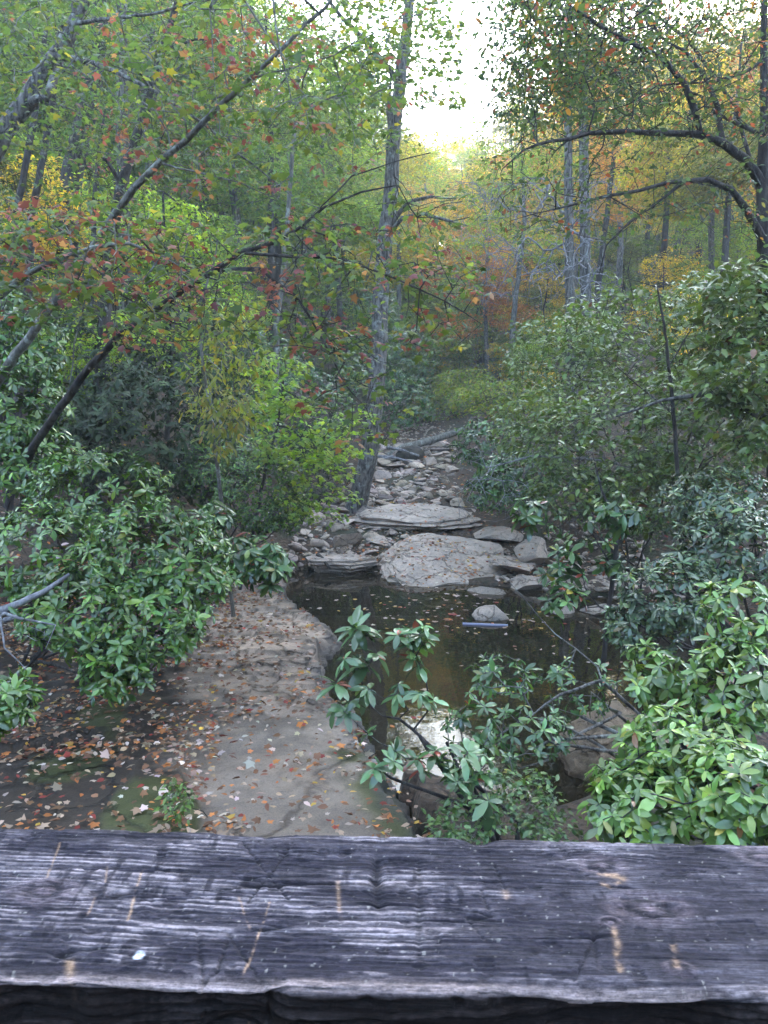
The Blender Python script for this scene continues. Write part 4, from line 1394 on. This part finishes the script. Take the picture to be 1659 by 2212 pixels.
used = set()
n_s = 0
tries = 0
while n_s < 290 and tries < 20000:
    tries += 1
    y = 15 + 85 * r.random() ** 1.1
    px = r.uniform(-120, 1780) if r.random() < .7 else r.uniform(820, 1250)
    x = (px - 829.5) / FPX * y
    cx = float(valley_x(y))
    dx = x - cx
    if (abs(dx) < np.interp(y, [28, 38, 44], [3.2, 2.2, .0])) or (y < 22 and abs(dx) < 5.5):
        continue
    if any((x - a) ** 2 + (y - b) ** 2 < 2.2 for a, b in spots):
        continue
    z = float(ground_z(x, y))
    p = small[r.integers(3)]
    s = r.uniform(.45, 1.0) * (1 if abs(dx) > 6 or y > 45 else .55) * (1.25 if y > 50 else 1)
    left = x < cx
    kind = r.choice(['green', 'lime', 'olive', 'gold'], p=[.5, .3, .15, .05] if left else [.3, .25, .25, .2])
    c = np.array(PAL[kind][0]) * r.uniform(.8, 1.3)
    lab = '%s%s understorey bush %s, %s' % ('big ' if s > .9 else 'small ' if s < .4 else '', {'green': 'green', 'lime': 'lime-green', 'olive': 'olive', 'gold': 'golden'}[kind], along_picture(px), 'near' if y < 28 else 'halfway up' if y < 45 else 'far up')
    grp = '%s bushes on the %s slope%s' % (kind, 'left' if left else 'right', '' if y < 28 else ' farther up')
    if id(p) not in used:
        used.add(id(p))
        p.location = (x, y, z - .15)
        p.scale = (s, s, s)
        p['label'], p['group'] = lab, grp
        p['category'] = 'bush'
        p.name = 'bush'
        for ch in p.children:
            if ch.name.startswith('crown'):
                ch.color = (*c, 1)
    else:
        q = dup(p, (x, y, z - .15), r.random() * 6.28, s, lab, grp, c)
        q.name = 'bush'
        q['category'] = 'bush'
    spots.append((x, y))
    n_s += 1

# ------------------------------------------------------------------ fallen leaves
def fallen_mesh(T, seed, curl):
    r = np.random.default_rng(seed)
    V = T[0].copy()
    V[:, 1] -= .45
    V[:, 2] = V[:, 2] * curl + 1.1 * (V[:, 0] ** 2) * r.uniform(-.3, 1.2) + .7 * V[:, 1] ** 2 * r.uniform(-.2, 1.2) + r.normal(size=len(V)) * .05
    V[:, 2] -= V[:, 2].min()
    return raw_mesh('fallen_leaf', V, T[1], M['litter'], np.ones((len(V), 3)))


fl = [fallen_mesh(T_MAPLE, 1, 1.2), fallen_mesh(T_BROAD, 2, -.6), fallen_mesh(T_BROAD, 3, 2.5), fallen_mesh(T_BROAD, 4, -2), fallen_mesh(T_LAUREL, 5, 2), fallen_mesh(T_MAPLE, 6, 2.2)]
FC = [((.42, .15, .05), 'rusty orange', 3), ((.36, .25, .18), 'pale tan', 5), ((.48, .38, .33), 'pinkish white', 2.6), ((.17, .085, .05), 'brown', 8), ((.46, .29, .06), 'yellow', .7), ((.24, .045, .035), 'dark red', 1.2)]
FW = np.array([f[2] for f in FC], float)
FW /= FW.sum()
r = np.random.default_rng(404)


def litter_pts(n):
    out = []
    while len(out) < n:
        m = 4000
        y = 4.6 + (15.0 - 4.6) * r.random(m) ** 1.15
        x = r.uniform(-5.2, .6, m)
        z, d, left = slab_parts(x, y)
        dens = np.where(left > 0, .9, .42) + .9 * np.exp(-((left + .05) / .28) ** 2) + .5 * np.exp(-(d / .3) ** 2) * (y < 7)
        dens *= .45 + 1.1 * sstep(-.25, .35, n2(x, y, 1.6, 3, 61))
        ok = (r.random(m) < dens * .8 * np.interp(y, [4.6, 6.5, 9], [.45, .8, 1])) & (d > .08)
        out += list(zip(x[ok], y[ok]))
    return np.array(out[:n])


pts = litter_pts(11000)
pxs = 829.5 + FPX * pts[:, 0] / (pts[:, 1] * cos(PITCH) + 3.0 * sin(PITCH))
vis = (pxs > 5) & (pts[:, 1] > 4.75)
order = np.argsort(np.where(vis, pts[:, 1], 99))
near, rest = pts[order[:300]], pts[order[300:]]


def nrm_at(x, y):
    e = .03
    return unit(np.stack([surf_z(x - e, y) - surf_z(x + e, y), surf_z(x, y - e) - surf_z(x, y + e), np.full_like(x, 2 * e)], -1))


for (x, y) in near:
    q = r.choice(len(FC), p=FW)
    o = obj('fallen_leaf', fl[r.integers(len(fl))])
    o.location = (x, y, float(surf_z(x, y)) + .004)
    o.rotation_euler = (r.normal() * .18, r.normal() * .18, r.random() * 6.28)
    s = .056 * math.exp(r.normal() * .32)
    o.scale = (s, s, s)
    cc = np.array(FC[q][0]) * math.exp(r.normal() * .2)
    o.color = (*cc, 1)
    side = 'mossy earth ledge' if slab_parts(x, y)[2] > 0 else 'grey rock slab'
    zone = ('small ' if s < .065 else 'large ' if s > .09 else ''), (', close to rail' if y < 5.2 else '' if y < 5.8 else ', farther back'), (', left edge' if x < -2.4 else ', left part' if x < -1.5 else ', slab border' if x < -1.1 else ', centre' if x < -.5 else ', water side')
    tag(o, '%s%s fallen leaf on the %s%s%s' % (zone[0], FC[q][1], side, zone[2], zone[1]), 'leaf', '%s leaves on the %s' % (FC[q][1], side))


def scatter(name, x, y, z, size, mat='litter', cols=None, nr=None, wts=None, Ts=(T_MAPLE, T_BROAD)):
    parts = []
    n = len(x)
    half = r.random(n) < .45
    for T, m in ((Ts[0], half), (Ts[1], ~half)):
        k = m.sum()
        pos = np.stack([x[m], y[m], z[m]], -1)
        an = r.random(k) * 6.28
        d = np.stack([np.cos(an), np.sin(an), r.normal(size=k) * .15], -1)
        nn = (nr[m] if nr is not None else np.array([[0, 0, 1.]])) + r.normal(size=(k, 3)) * (.3 if nr is not None else .02)
        parts.append(leaves(T, pos, d, nn, size * np.exp(r.normal(size=k) * .28), pick(cols, wts, k, r, .25)))
    V, F, c = join(parts)
    return obj(name, raw_mesh(name, V, F, M[mat], c))


fc, fw = [f[0] for f in FC], [f[2] for f in FC]
sc_ = scatter('leaf_litter', rest[:, 0], rest[:, 1], surf_z(rest[:, 0], rest[:, 1]) + .012, .058, cols=fc, wts=fw, nr=nrm_at(rest[:, 0], rest[:, 1]))
sc_['kind'] = 'stuff'
n = 9000
y = 15.3 + 30 * r.random(n) ** 1.3
x = valley_x(y) + r.normal(size=n) * 4.5
x2 = r.uniform(-9, -4.6, 2500)
y2 = r.uniform(4.5, 15, 2500)
x3 = r.uniform(2.2, 8, 3000)
y3 = r.uniform(4.5, 15.5, 3000)
x, y = np.concatenate([x, x2, x3]), np.concatenate([y, y2, y3])
kk = pool_d(x, y) < -.02
x, y = x[kk], y[kk]
sc2 = scatter('forest_litter', x, y, surf_z(x, y) + .02, .09, cols=fc, wts=[2, 4, 2, 9, .6, .8], nr=nrm_at(x, y))
sc2['kind'] = 'stuff'

# leaves on the huge boulders come to rest where a ray from above lands
bpy.context.view_layer.update()
dg = bpy.context.evaluated_depsgraph_get()
n = 0
for i in range(3400):
    if i < 2000:
        x, y = r.uniform(-.6, 3.3), r.uniform(14.2, 20.4)
    else:
        x, y = r.uniform(-2.2, 2.4), r.uniform(15.5, 26)
    if fbm(np.array([x * 1.2, y * 1.2, 0]), 3, 9) < .02 and r.random() < .85:
        continue
    hit, loc, nr_, fi, ho, mt = S.ray_cast(dg, Vector((x, y, float(surf_z(x, y)) + 1.3)), Vector((0, 0, -1)))
    if not hit or ho is None or not (ho.name.startswith('boulder') or ho.name.startswith('stone')) or nr_.z < .6:
        continue
    if n == 0:
        bl = []
    bl.append((loc.x, loc.y, loc.z + .01, *nr_))
    n += 1
bl = np.array(bl)
s3 = scatter('boulder_litter', bl[:, 0], bl[:, 1], bl[:, 2], .07, cols=fc, wts=[3, 4, 3, 3, 1, 1], nr=bl[:, 3:6])
s3['kind'] = 'stuff'

# floating leaves
n = 0
while n < 230:
    if r.random() < .55:
        x, y = r.normal() * .9 + np.interp(y if n else 12, [9, 13], [1.6, 1.2]), r.uniform(11.0, 14.9)
    else:
        x, y = r.uniform(-1.5, 3.6), r.uniform(7, 15)
    if pool_d(x, y) < .03 or fbm(np.array([x * .9, y * .7, 3]), 3, 19) < (-.12 if y > 11 else .08):
        continue
    q = r.choice(len(FC), p=[.12, .35, .28, .05, .17, .03])
    o = obj('floating_leaf', fl[r.integers(len(fl))])
    o.location = (x, y, .003)
    o.rotation_euler = (0, 0, r.random() * 6.28)
    s = .075 * math.exp(r.normal() * .25)
    o.scale = (s, s, s * .25)
    cc = np.array(FC[q][0]) * 1.1
    o.color = (*cc, 1)
    part = 'at the pool head' if y > 11.5 else 'on mid pool'
    w2 = ('near the left shore' if x < -.4 else 'left of the middle' if x < .6 else 'right of the middle' if x < 1.8 else 'near the right shore')
    tag(o, '%s%s leaf afloat %s, %s%s' % ('small ' if s < .065 else 'large ' if s > .09 else '', FC[q][1], part, w2, ', by the rocks' if y > 13.3 else ', nearer the laurels' if y < 9.5 else ''), 'leaf', '%s leaves floating %s' % (FC[q][1], part))
    n += 1

# ------------------------------------------------------------------ the weathered rail in front
HR = .36
RAIL_C = np.array([0, (HR / tan(radians(30.8)) + HR / tan(radians(40.1))) / 2, CAM[2] - HR])
RW = HR / tan(radians(30.8)) - HR / tan(radians(40.1))
ROLL = radians(1.45)


def rail_xy(px, py):
    """photo position -> place on the rail's top (along, across)"""
    u = (px - 829.5) / FPX
    v = -(py - 1106) / FPX
    d = np.array([u, cos(PITCH) + v * sin(PITCH), -sin(PITCH) + v * cos(PITCH)])
    nn = np.array([sin(ROLL), 0, cos(ROLL)])
    t = ((RAIL_C - CAM) @ nn) / (d @ nn)
    q = CAM + d * t - RAIL_C
    return q[0] * cos(ROLL) - q[2] * sin(ROLL), q[1]


def seg_d(x, y, a, b):
    a, b = np.array(a), np.array(b)
    ab = b - a
    t = np.clip(((x - a[0]) * ab[0] + (y - a[1]) * ab[1]) / (ab @ ab), 0, 1)
    return np.hypot(x - a[0] - t * ab[0], y - a[1] - t * ab[1])


us = np.concatenate([np.linspace(-1.6, -.36, 260), np.linspace(-.359, .359, 860), np.linspace(.36, 1.6, 260)])
nv = 230
TH = .045
# profile runs: far face up, rounded edge, top, rounded near edge, near face down
prof = []
for z in np.linspace(-TH, -.008, 8):
    prof.append((RW / 2, z))
for a in np.linspace(0, pi / 2, 8)[1:-1]:
    prof.append((RW / 2 - .007 + .007 * cos(a), -.007 + .007 * sin(a)))
for yy in np.linspace(RW / 2 - .007, -RW / 2 + .006, nv):
    prof.append((yy, 0))
for a in np.linspace(0, pi / 2, 8)[1:-1]:
    prof.append((-RW / 2 + .006 - .006 * sin(a), -.006 + .006 * cos(a)))
for z in np.linspace(-.007, -TH, 20):
    prof.append((-RW / 2, z))
prof.append((-RW / 2 + .02, -TH - .001))
prof.append((RW / 2 - .02, -TH - .001))
prof = np.array(prof)
U, J = np.meshgrid(us, np.arange(len(prof)), indexing='ij')
X = U.ravel()
Y = prof[J.ravel(), 0]
Z = prof[J.ravel(), 1]
arc = np.concatenate([[0], np.cumsum(np.hypot(*np.diff(prof, axis=0).T))])[J.ravel()]

knots = [(rail_xy(1300, 1868), .012, 1.0), (rail_xy(1400, 1960), .017, .9), (rail_xy(95, 1925), .014, .9), (rail_xy(1650, 1850), .013, .9), (rail_xy(1465, 2090), .006, .3), (rail_xy(1320, 1990), .005, .3)]
yw = Y.copy()
kd = np.full(len(X), 9.0)
for (kx, ky), kr, ka in knots:
    dx, dy = X - kx, Y - ky
    q = np.exp(-((dx / (kr * 3.4)) ** 2 + (dy / (kr * 1.6)) ** 2))
    yw = yw - np.sign(dy) * kr * .75 * q * ka * np.minimum(1, np.abs(dy) / (kr * .3))
    kd = np.minimum(kd, np.hypot(dx / 1.6, dy) / kr)
wav = .0045 * n2(X, Y, 2.2, 2, 31) + .0012 * n2(X * 2, Y, 9, 3, 37)
g = yw + wav + Z * .8
grain = fbm(np.stack([X * 9, g * 240, np.zeros_like(X)], -1), 4, 41, .62)
grain2 = fbm(np.stack([X * 34, g * 420, np.zeros_like(X)], -1), 3, 43)
wide = fbm(np.stack([X * 4.5, g * 80, np.zeros_like(X)], -1), 3, 44)
blot = fbm(np.stack([X * 16, Y * 34, Z * 40], -1), 5, 45, .62)
mott = fbm(np.stack([X * 75, Y * 120, Z * 100], -1), 4, 46, .65)
cr = np.abs(fbm(np.stack([X * 3.0, g * 62, np.full_like(X, 3.3)], -1), 2, 47))
crack = (1 - sstep(0.0, .045, cr)) * sstep(-.15, .2, fbm(np.stack([X * 4, g * 25, np.zeros_like(X)], -1), 2, 48))
pit = sstep(.28, .45, fbm(np.stack([X * 60, Y * 110, Z * 100], -1), 3, 49))
ringp = g / .0054 + .9 * wide + .35 * mott + 2.5 * n2(X, Y, 2.5, 2, 66)
ring = (.5 + .5 * np.cos(2 * pi * ringp)) * sstep(-.35, .15, n2(X, Y * 3, 6, 3, 67))
chat = sstep(.18, .42, fbm(np.stack([X * 170, Y * 45, np.zeros_like(X)], -1), 3, 68)) * sstep(-.15, .25, n2(X, Y * 2, 14, 3, 69))
ridge = sstep(-.35, .45, grain + .7 * (ring - .4))
amp = .55 + .45 * sstep(-.3, .3, n2(X, Y, 5, 2, 50))
H = .0012 * (ridge - .5) * amp + .0004 * grain2 - .0028 * crack - .0011 * pit + .0012 * wide
H += .0028 * np.exp(-(kd * .9) ** 2) * np.cos(kd * 6 + 3 * wide) * .5
# the battered far corner and the notches along both edges
ftop = sstep(RW / 2 - .018, RW / 2, Y)
nick = sstep(.1, .5, fbm(np.stack([X * 9, np.zeros_like(X), np.zeros_like(X)], -1), 3, 52)) * .0035
H -= ftop * nick
nt = rail_xy(1040, 1832)
H -= .006 * np.exp(-((X - nt[0]) / .012) ** 2) * sstep(RW / 2 - .02, RW / 2 - .004, Y)
nn_ = sstep(-RW / 2 + .012, -RW / 2, Y) * sstep(.0, .5, fbm(np.stack([X * 7, np.zeros_like(X), np.ones_like(X)], -1), 4, 53)) * .008
H -= nn_
carv = []
dcut = np.zeros_like(X)
lcut = np.zeros_like(X)


def cut(pts, wd, dark=0, light=0, depth=.0012):
    global H, dcut, lcut
    for a, b in zip(pts[:-1], pts[1:]):
        d = seg_d(X, Y + .0006 * np.sin(X * 900), rail_xy(*a), rail_xy(*b))
        e = np.exp(-(d / wd) ** 2)
        H = H - depth * e
        if dark:
            dcut = np.maximum(dcut, e * dark)
        if light:
            lcut = np.maximum(lcut, e * light)


cut([(525, 1818), (560, 1865), (625, 1945)], .0011, .8)
cut([(632, 1822), (590, 1880), (530, 1955)], .0011, .8)
cut([(815, 1855), (812, 1900), (818, 1955)], .0045, .9, 0, .003)
cut([(815, 1862), (895, 1858)], .003, .7, 0, .002)
cut([(905, 1860), (905, 2060)], .0022, .55, 0, .001)
cut([(1068, 1870), (1092, 1920)], .0012, .7)
cut([(1040, 1925), (1060, 1975)], .0015, .6)
cut([(495, 2020), (545, 2090), (590, 2150)], .0014, .8)
cut([(492, 2030), (470, 2095), (430, 2120)], .0014, .7)
cut([(425, 2015), (440, 2110)], .0014, .6)
cut([(1280, 2010), (1290, 2085)], .0016, .6)
cut([(1300, 1990), (1240, 2120)], .0010, .5)
cut([(1010, 1985), (1045, 2030)], .0014, .55)
cut([(130, 1820), (100, 1900)], .0007, 0, .8, .0003)
cut([(308, 1875), (275, 1990)], .0009, 0, .9, .0004)
cut([(232, 1865), (228, 1905)], .0008, 0, .6, .0004)
cut([(205, 1940), (190, 1975)], .0009, 0, .5, .0004)
cut([(515, 1935), (540, 2005)], .0008, 0, .6, .0004)
cut([(582, 1950), (545, 2060), (520, 2115)], .0008, 0, .95, .0004)
cut([(730, 1905), (735, 1990)], .0016, 0, .5, .0006)
cut([(1326, 2005), (1335, 2040), (1333, 2060), (1340, 2095)], .0022, 0, .75, .0008)
cut([(1450, 2020), (1462, 2085)], .0022, 0, .6, .0008)
cut([(1300, 1890), (1322, 1888), (1345, 1896)], .0030, 0, 1, .0006)
cut([(1305, 1908), (1318, 1912), (1335, 1906)], .0026, 0, 1, .0006)
cut([(1090, 1925), (1094, 1935)], .0030, 0, .5, .0006)
cut([(150, 2075), (152, 2110)], .0026, 0, 1, .0)
spk = .35 * sstep(.66, .74, fbm(np.stack([X * 260, Y * 290, Z * 200], -1), 2, 57))
top = (Z > -.006)
nx_ = np.zeros_like(X)
Yd = Y + np.where(top, 0, np.where(Y > 0, 1, -1) * H * 1.0)
ydisp = np.where((Y < -RW / 2 + .002), -H * 1.5, 0)
Zd = Z + np.where(top, H, H * .3)
light = np.array([.27, .232, .245])
midc = np.array([.056, .050, .062])
dark = np.array([.014, .012, .018])
f1 = sstep(-.45, .35, .8 * grain + .45 * mott + .35 * wide + .6 * blot)[:, None]
c = dark * 1.3 * (1 - f1) + midc * f1
f2 = (sstep(.10, .65, .8 * grain + .30 * wide + .40 * mott + .15 * grain2 + .85 * (ring - .30)) * sstep(-.30, .15, blot + .2 * mott))[:, None]
c = c * (1 - .75 * f2) + light * .75 * f2
edge_l = (np.exp(-((Y - RW / 2 + .004) / .010) ** 2) * sstep(-.4, .3, grain + wide))[:, None]
c = c * (1 - .5 * edge_l) + light * .5 * edge_l
f3 = sstep(.02, .40, fbm(np.stack([X * 11, Y * 26, np.full_like(X, 7.)], -1), 5, 58, .6) + .35 * mott)[:, None]
c = c * (1 - .85 * f3) + dark * .85 * f3
c = c * (1 - .8 * chat[:, None]) + dark * .8 * chat[:, None]
c = c * (1 - .9 * crack[:, None]) + dark * .35 * .9 * crack[:, None]
c = c * (1 - .6 * pit[:, None]) + dark * .6 * pit[:, None]
kring = np.exp(-(kd / 1.0) ** 2)[:, None]
c = c * (1 - .6 * kring) + np.array([.16, .12, .13]) * (.7 + .6 * np.cos(kd * 6 + 2 * mott)[:, None]) * .6 * kring
c = c * (1 - dcut[:, None] * .85) + dark * .5 * dcut[:, None] * .85
tan_ = np.array([.42, .27, .17])
lcut = lcut * sstep(-.35, .25, mott + .4 * grain + .1)
c = c * (1 - lcut[:, None] * .8) + tan_ * lcut[:, None] * .8 * (.8 + .5 * grain[:, None])
c = c * (1 - .7 * spk[:, None]) + np.array([.55, .52, .45]) * .7 * spk[:, None]
wn_ = (sstep(.0, .25, .02 - np.abs(0)) * 0)
sp = rail_xy(300, 2063)
dro = np.exp(-((((X - sp[0]) / .0038) ** 2 + ((Y - sp[1]) / .0033) ** 2) ** 3))[:, None]
c = c * (1 - dro) + np.array([.62, .64, .70]) * dro
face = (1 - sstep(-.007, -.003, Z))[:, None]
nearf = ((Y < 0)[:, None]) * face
c = c * (1 - .85 * nearf) + np.array([.010, .006, .004]) * (1 + .9 * grain[:, None]) * .85 * nearf  # shade on the near face painted into its colour
lip = .7 * (np.exp(-((Y + RW / 2 - .003) / .004) ** 2) * sstep(-.006, -.002, Z) * sstep(.0, .3, fbm(np.stack([X * 6, np.zeros_like(X), np.ones_like(X) * 5], -1), 3, 60)))[:, None]
c = c * (1 - .7 * lip) + np.array([.42, .33, .31]) * .7 * lip
c = np.clip(c, .004, .9)
m, N, L, pb = new_mat('weathered_timber')
at = node(N, 'ShaderNodeAttribute', attribute_name='col')
fn = noise_n(N, L, 90, 6, .75, stretch=(.35, 6, 6))
fb = noise_n(N, L, 260, 5, .8, stretch=(.6, 1.3, 1))
cc = mixc(N, L, 1.0, at.outputs['Color'], mixc(N, L, ramp(N, L, fn, .32, .68), (.32, .32, .33), (1.75, 1.7, 1.72)), 'MULTIPLY')
cc = mixc(N, L, 1.0, cc, mixc(N, L, ramp(N, L, fb, .35, .62), (.45, .45, .47), (1.35, 1.33, 1.32)), 'MULTIPLY')
L.new(cc, pb.inputs['Base Color'])
pb.inputs['Roughness'].default_value = .85
pb.inputs['Specular IOR Level'].default_value = .2
L.new(bump(N, L, fb, .5, .0008, bump(N, L, fn, .8, .0015)), pb.inputs['Normal'])
V = np.stack([X, Yd + ydisp, Zd], -1)
np_ = len(prof)
F = grid_faces(len(us), np_)
last = np.arange(len(us) - 1) * np_
F2 = np.stack([last + np_ - 1, last + 2 * np_ - 1, last + np_, last], -1)
rail = thing('wooden_railing', 'weathered purplish-grey timber handrail with carved scratches across the foreground', 'railing', tuple(RAIL_C))
rail.rotation_euler = (0, ROLL, 0)
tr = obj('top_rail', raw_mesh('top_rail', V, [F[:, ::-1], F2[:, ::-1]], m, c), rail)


def timber(name, lo, hi, parent, seed, mat):
    bm = bmesh.new()
    bmesh.ops.create_cube(bm, size=1)
    for v in bm.verts:
        v.co = Vector([(lo[i] + hi[i]) / 2 + v.co[i] * (hi[i] - lo[i]) for i in range(3)])
    bmesh.ops.bevel(bm, geom=bm.edges[:], offset=.006, segments=2, affect='EDGES')
    me = bpy.data.meshes.new(name)
    bm.to_mesh(me)
    bm.free()
    me.materials.append(mat)
    return obj(name, me, parent)


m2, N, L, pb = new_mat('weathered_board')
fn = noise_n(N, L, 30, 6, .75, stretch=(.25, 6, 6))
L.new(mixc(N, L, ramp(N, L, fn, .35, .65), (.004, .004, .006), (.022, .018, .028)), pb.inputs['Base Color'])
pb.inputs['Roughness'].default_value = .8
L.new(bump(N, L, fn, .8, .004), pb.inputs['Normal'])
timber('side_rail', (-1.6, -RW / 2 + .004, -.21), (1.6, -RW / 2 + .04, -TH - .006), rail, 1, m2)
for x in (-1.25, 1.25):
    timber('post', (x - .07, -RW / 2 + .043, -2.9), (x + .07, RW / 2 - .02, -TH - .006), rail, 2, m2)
print('objects', len(bpy.data.objects))

# ------------------------------------------------------------------ the valley's air
bm = bmesh.new()
bmesh.ops.create_cube(bm, size=1)
for v in bm.verts:
    v.co = Vector((v.co.x * 520, 140 + v.co.y * 440, (-14 if v.co.z < 0 else 175)))
me = bpy.data.meshes.new('haze')
bm.to_mesh(me)
bm.free()
mh = bpy.data.materials.new('haze')
mh.use_nodes = True
mh.node_tree.nodes.remove(mh.node_tree.nodes['Principled BSDF'])
pv = mh.node_tree.nodes.new('ShaderNodeVolumePrincipled')
pv.inputs['Color'].default_value = (.9, .93, 1, 1)
pv.inputs['Density'].default_value = .0014
pv.inputs['Anisotropy'].default_value = .3
mh.node_tree.links.new(pv.outputs[0], mh.node_tree.nodes['Material Output'].inputs['Volume'])
me.materials.append(mh)
hz = obj('haze', me)
hz['kind'] = 'stuff'

# ------------------------------------------------------------------ labels that tell look-alikes apart by their order
ORD = ['leftmost', 'second-from-left', 'third-from-left', 'fourth-from-left', 'fifth-from-left', 'sixth-from-left', 'seventh-from-left', 'eighth-from-left']
same = {}
for o in bpy.data.objects:
    if o.parent is None and o.get('label'):
        same.setdefault(o['label'], []).append(o)
for lab, os_ in same.items():
    if 2 <= len(os_) <= 9 and len(lab.split()) < 16:
        os_.sort(key=lambda o: o.location.x / o.location.y)
        for i, o in enumerate(os_):
            o['label'] = ('rightmost' if i == len(os_) - 1 else ORD[i]) + ' ' + lab
            o['group'] = (lab.split(',')[0] + ' set')[:80]
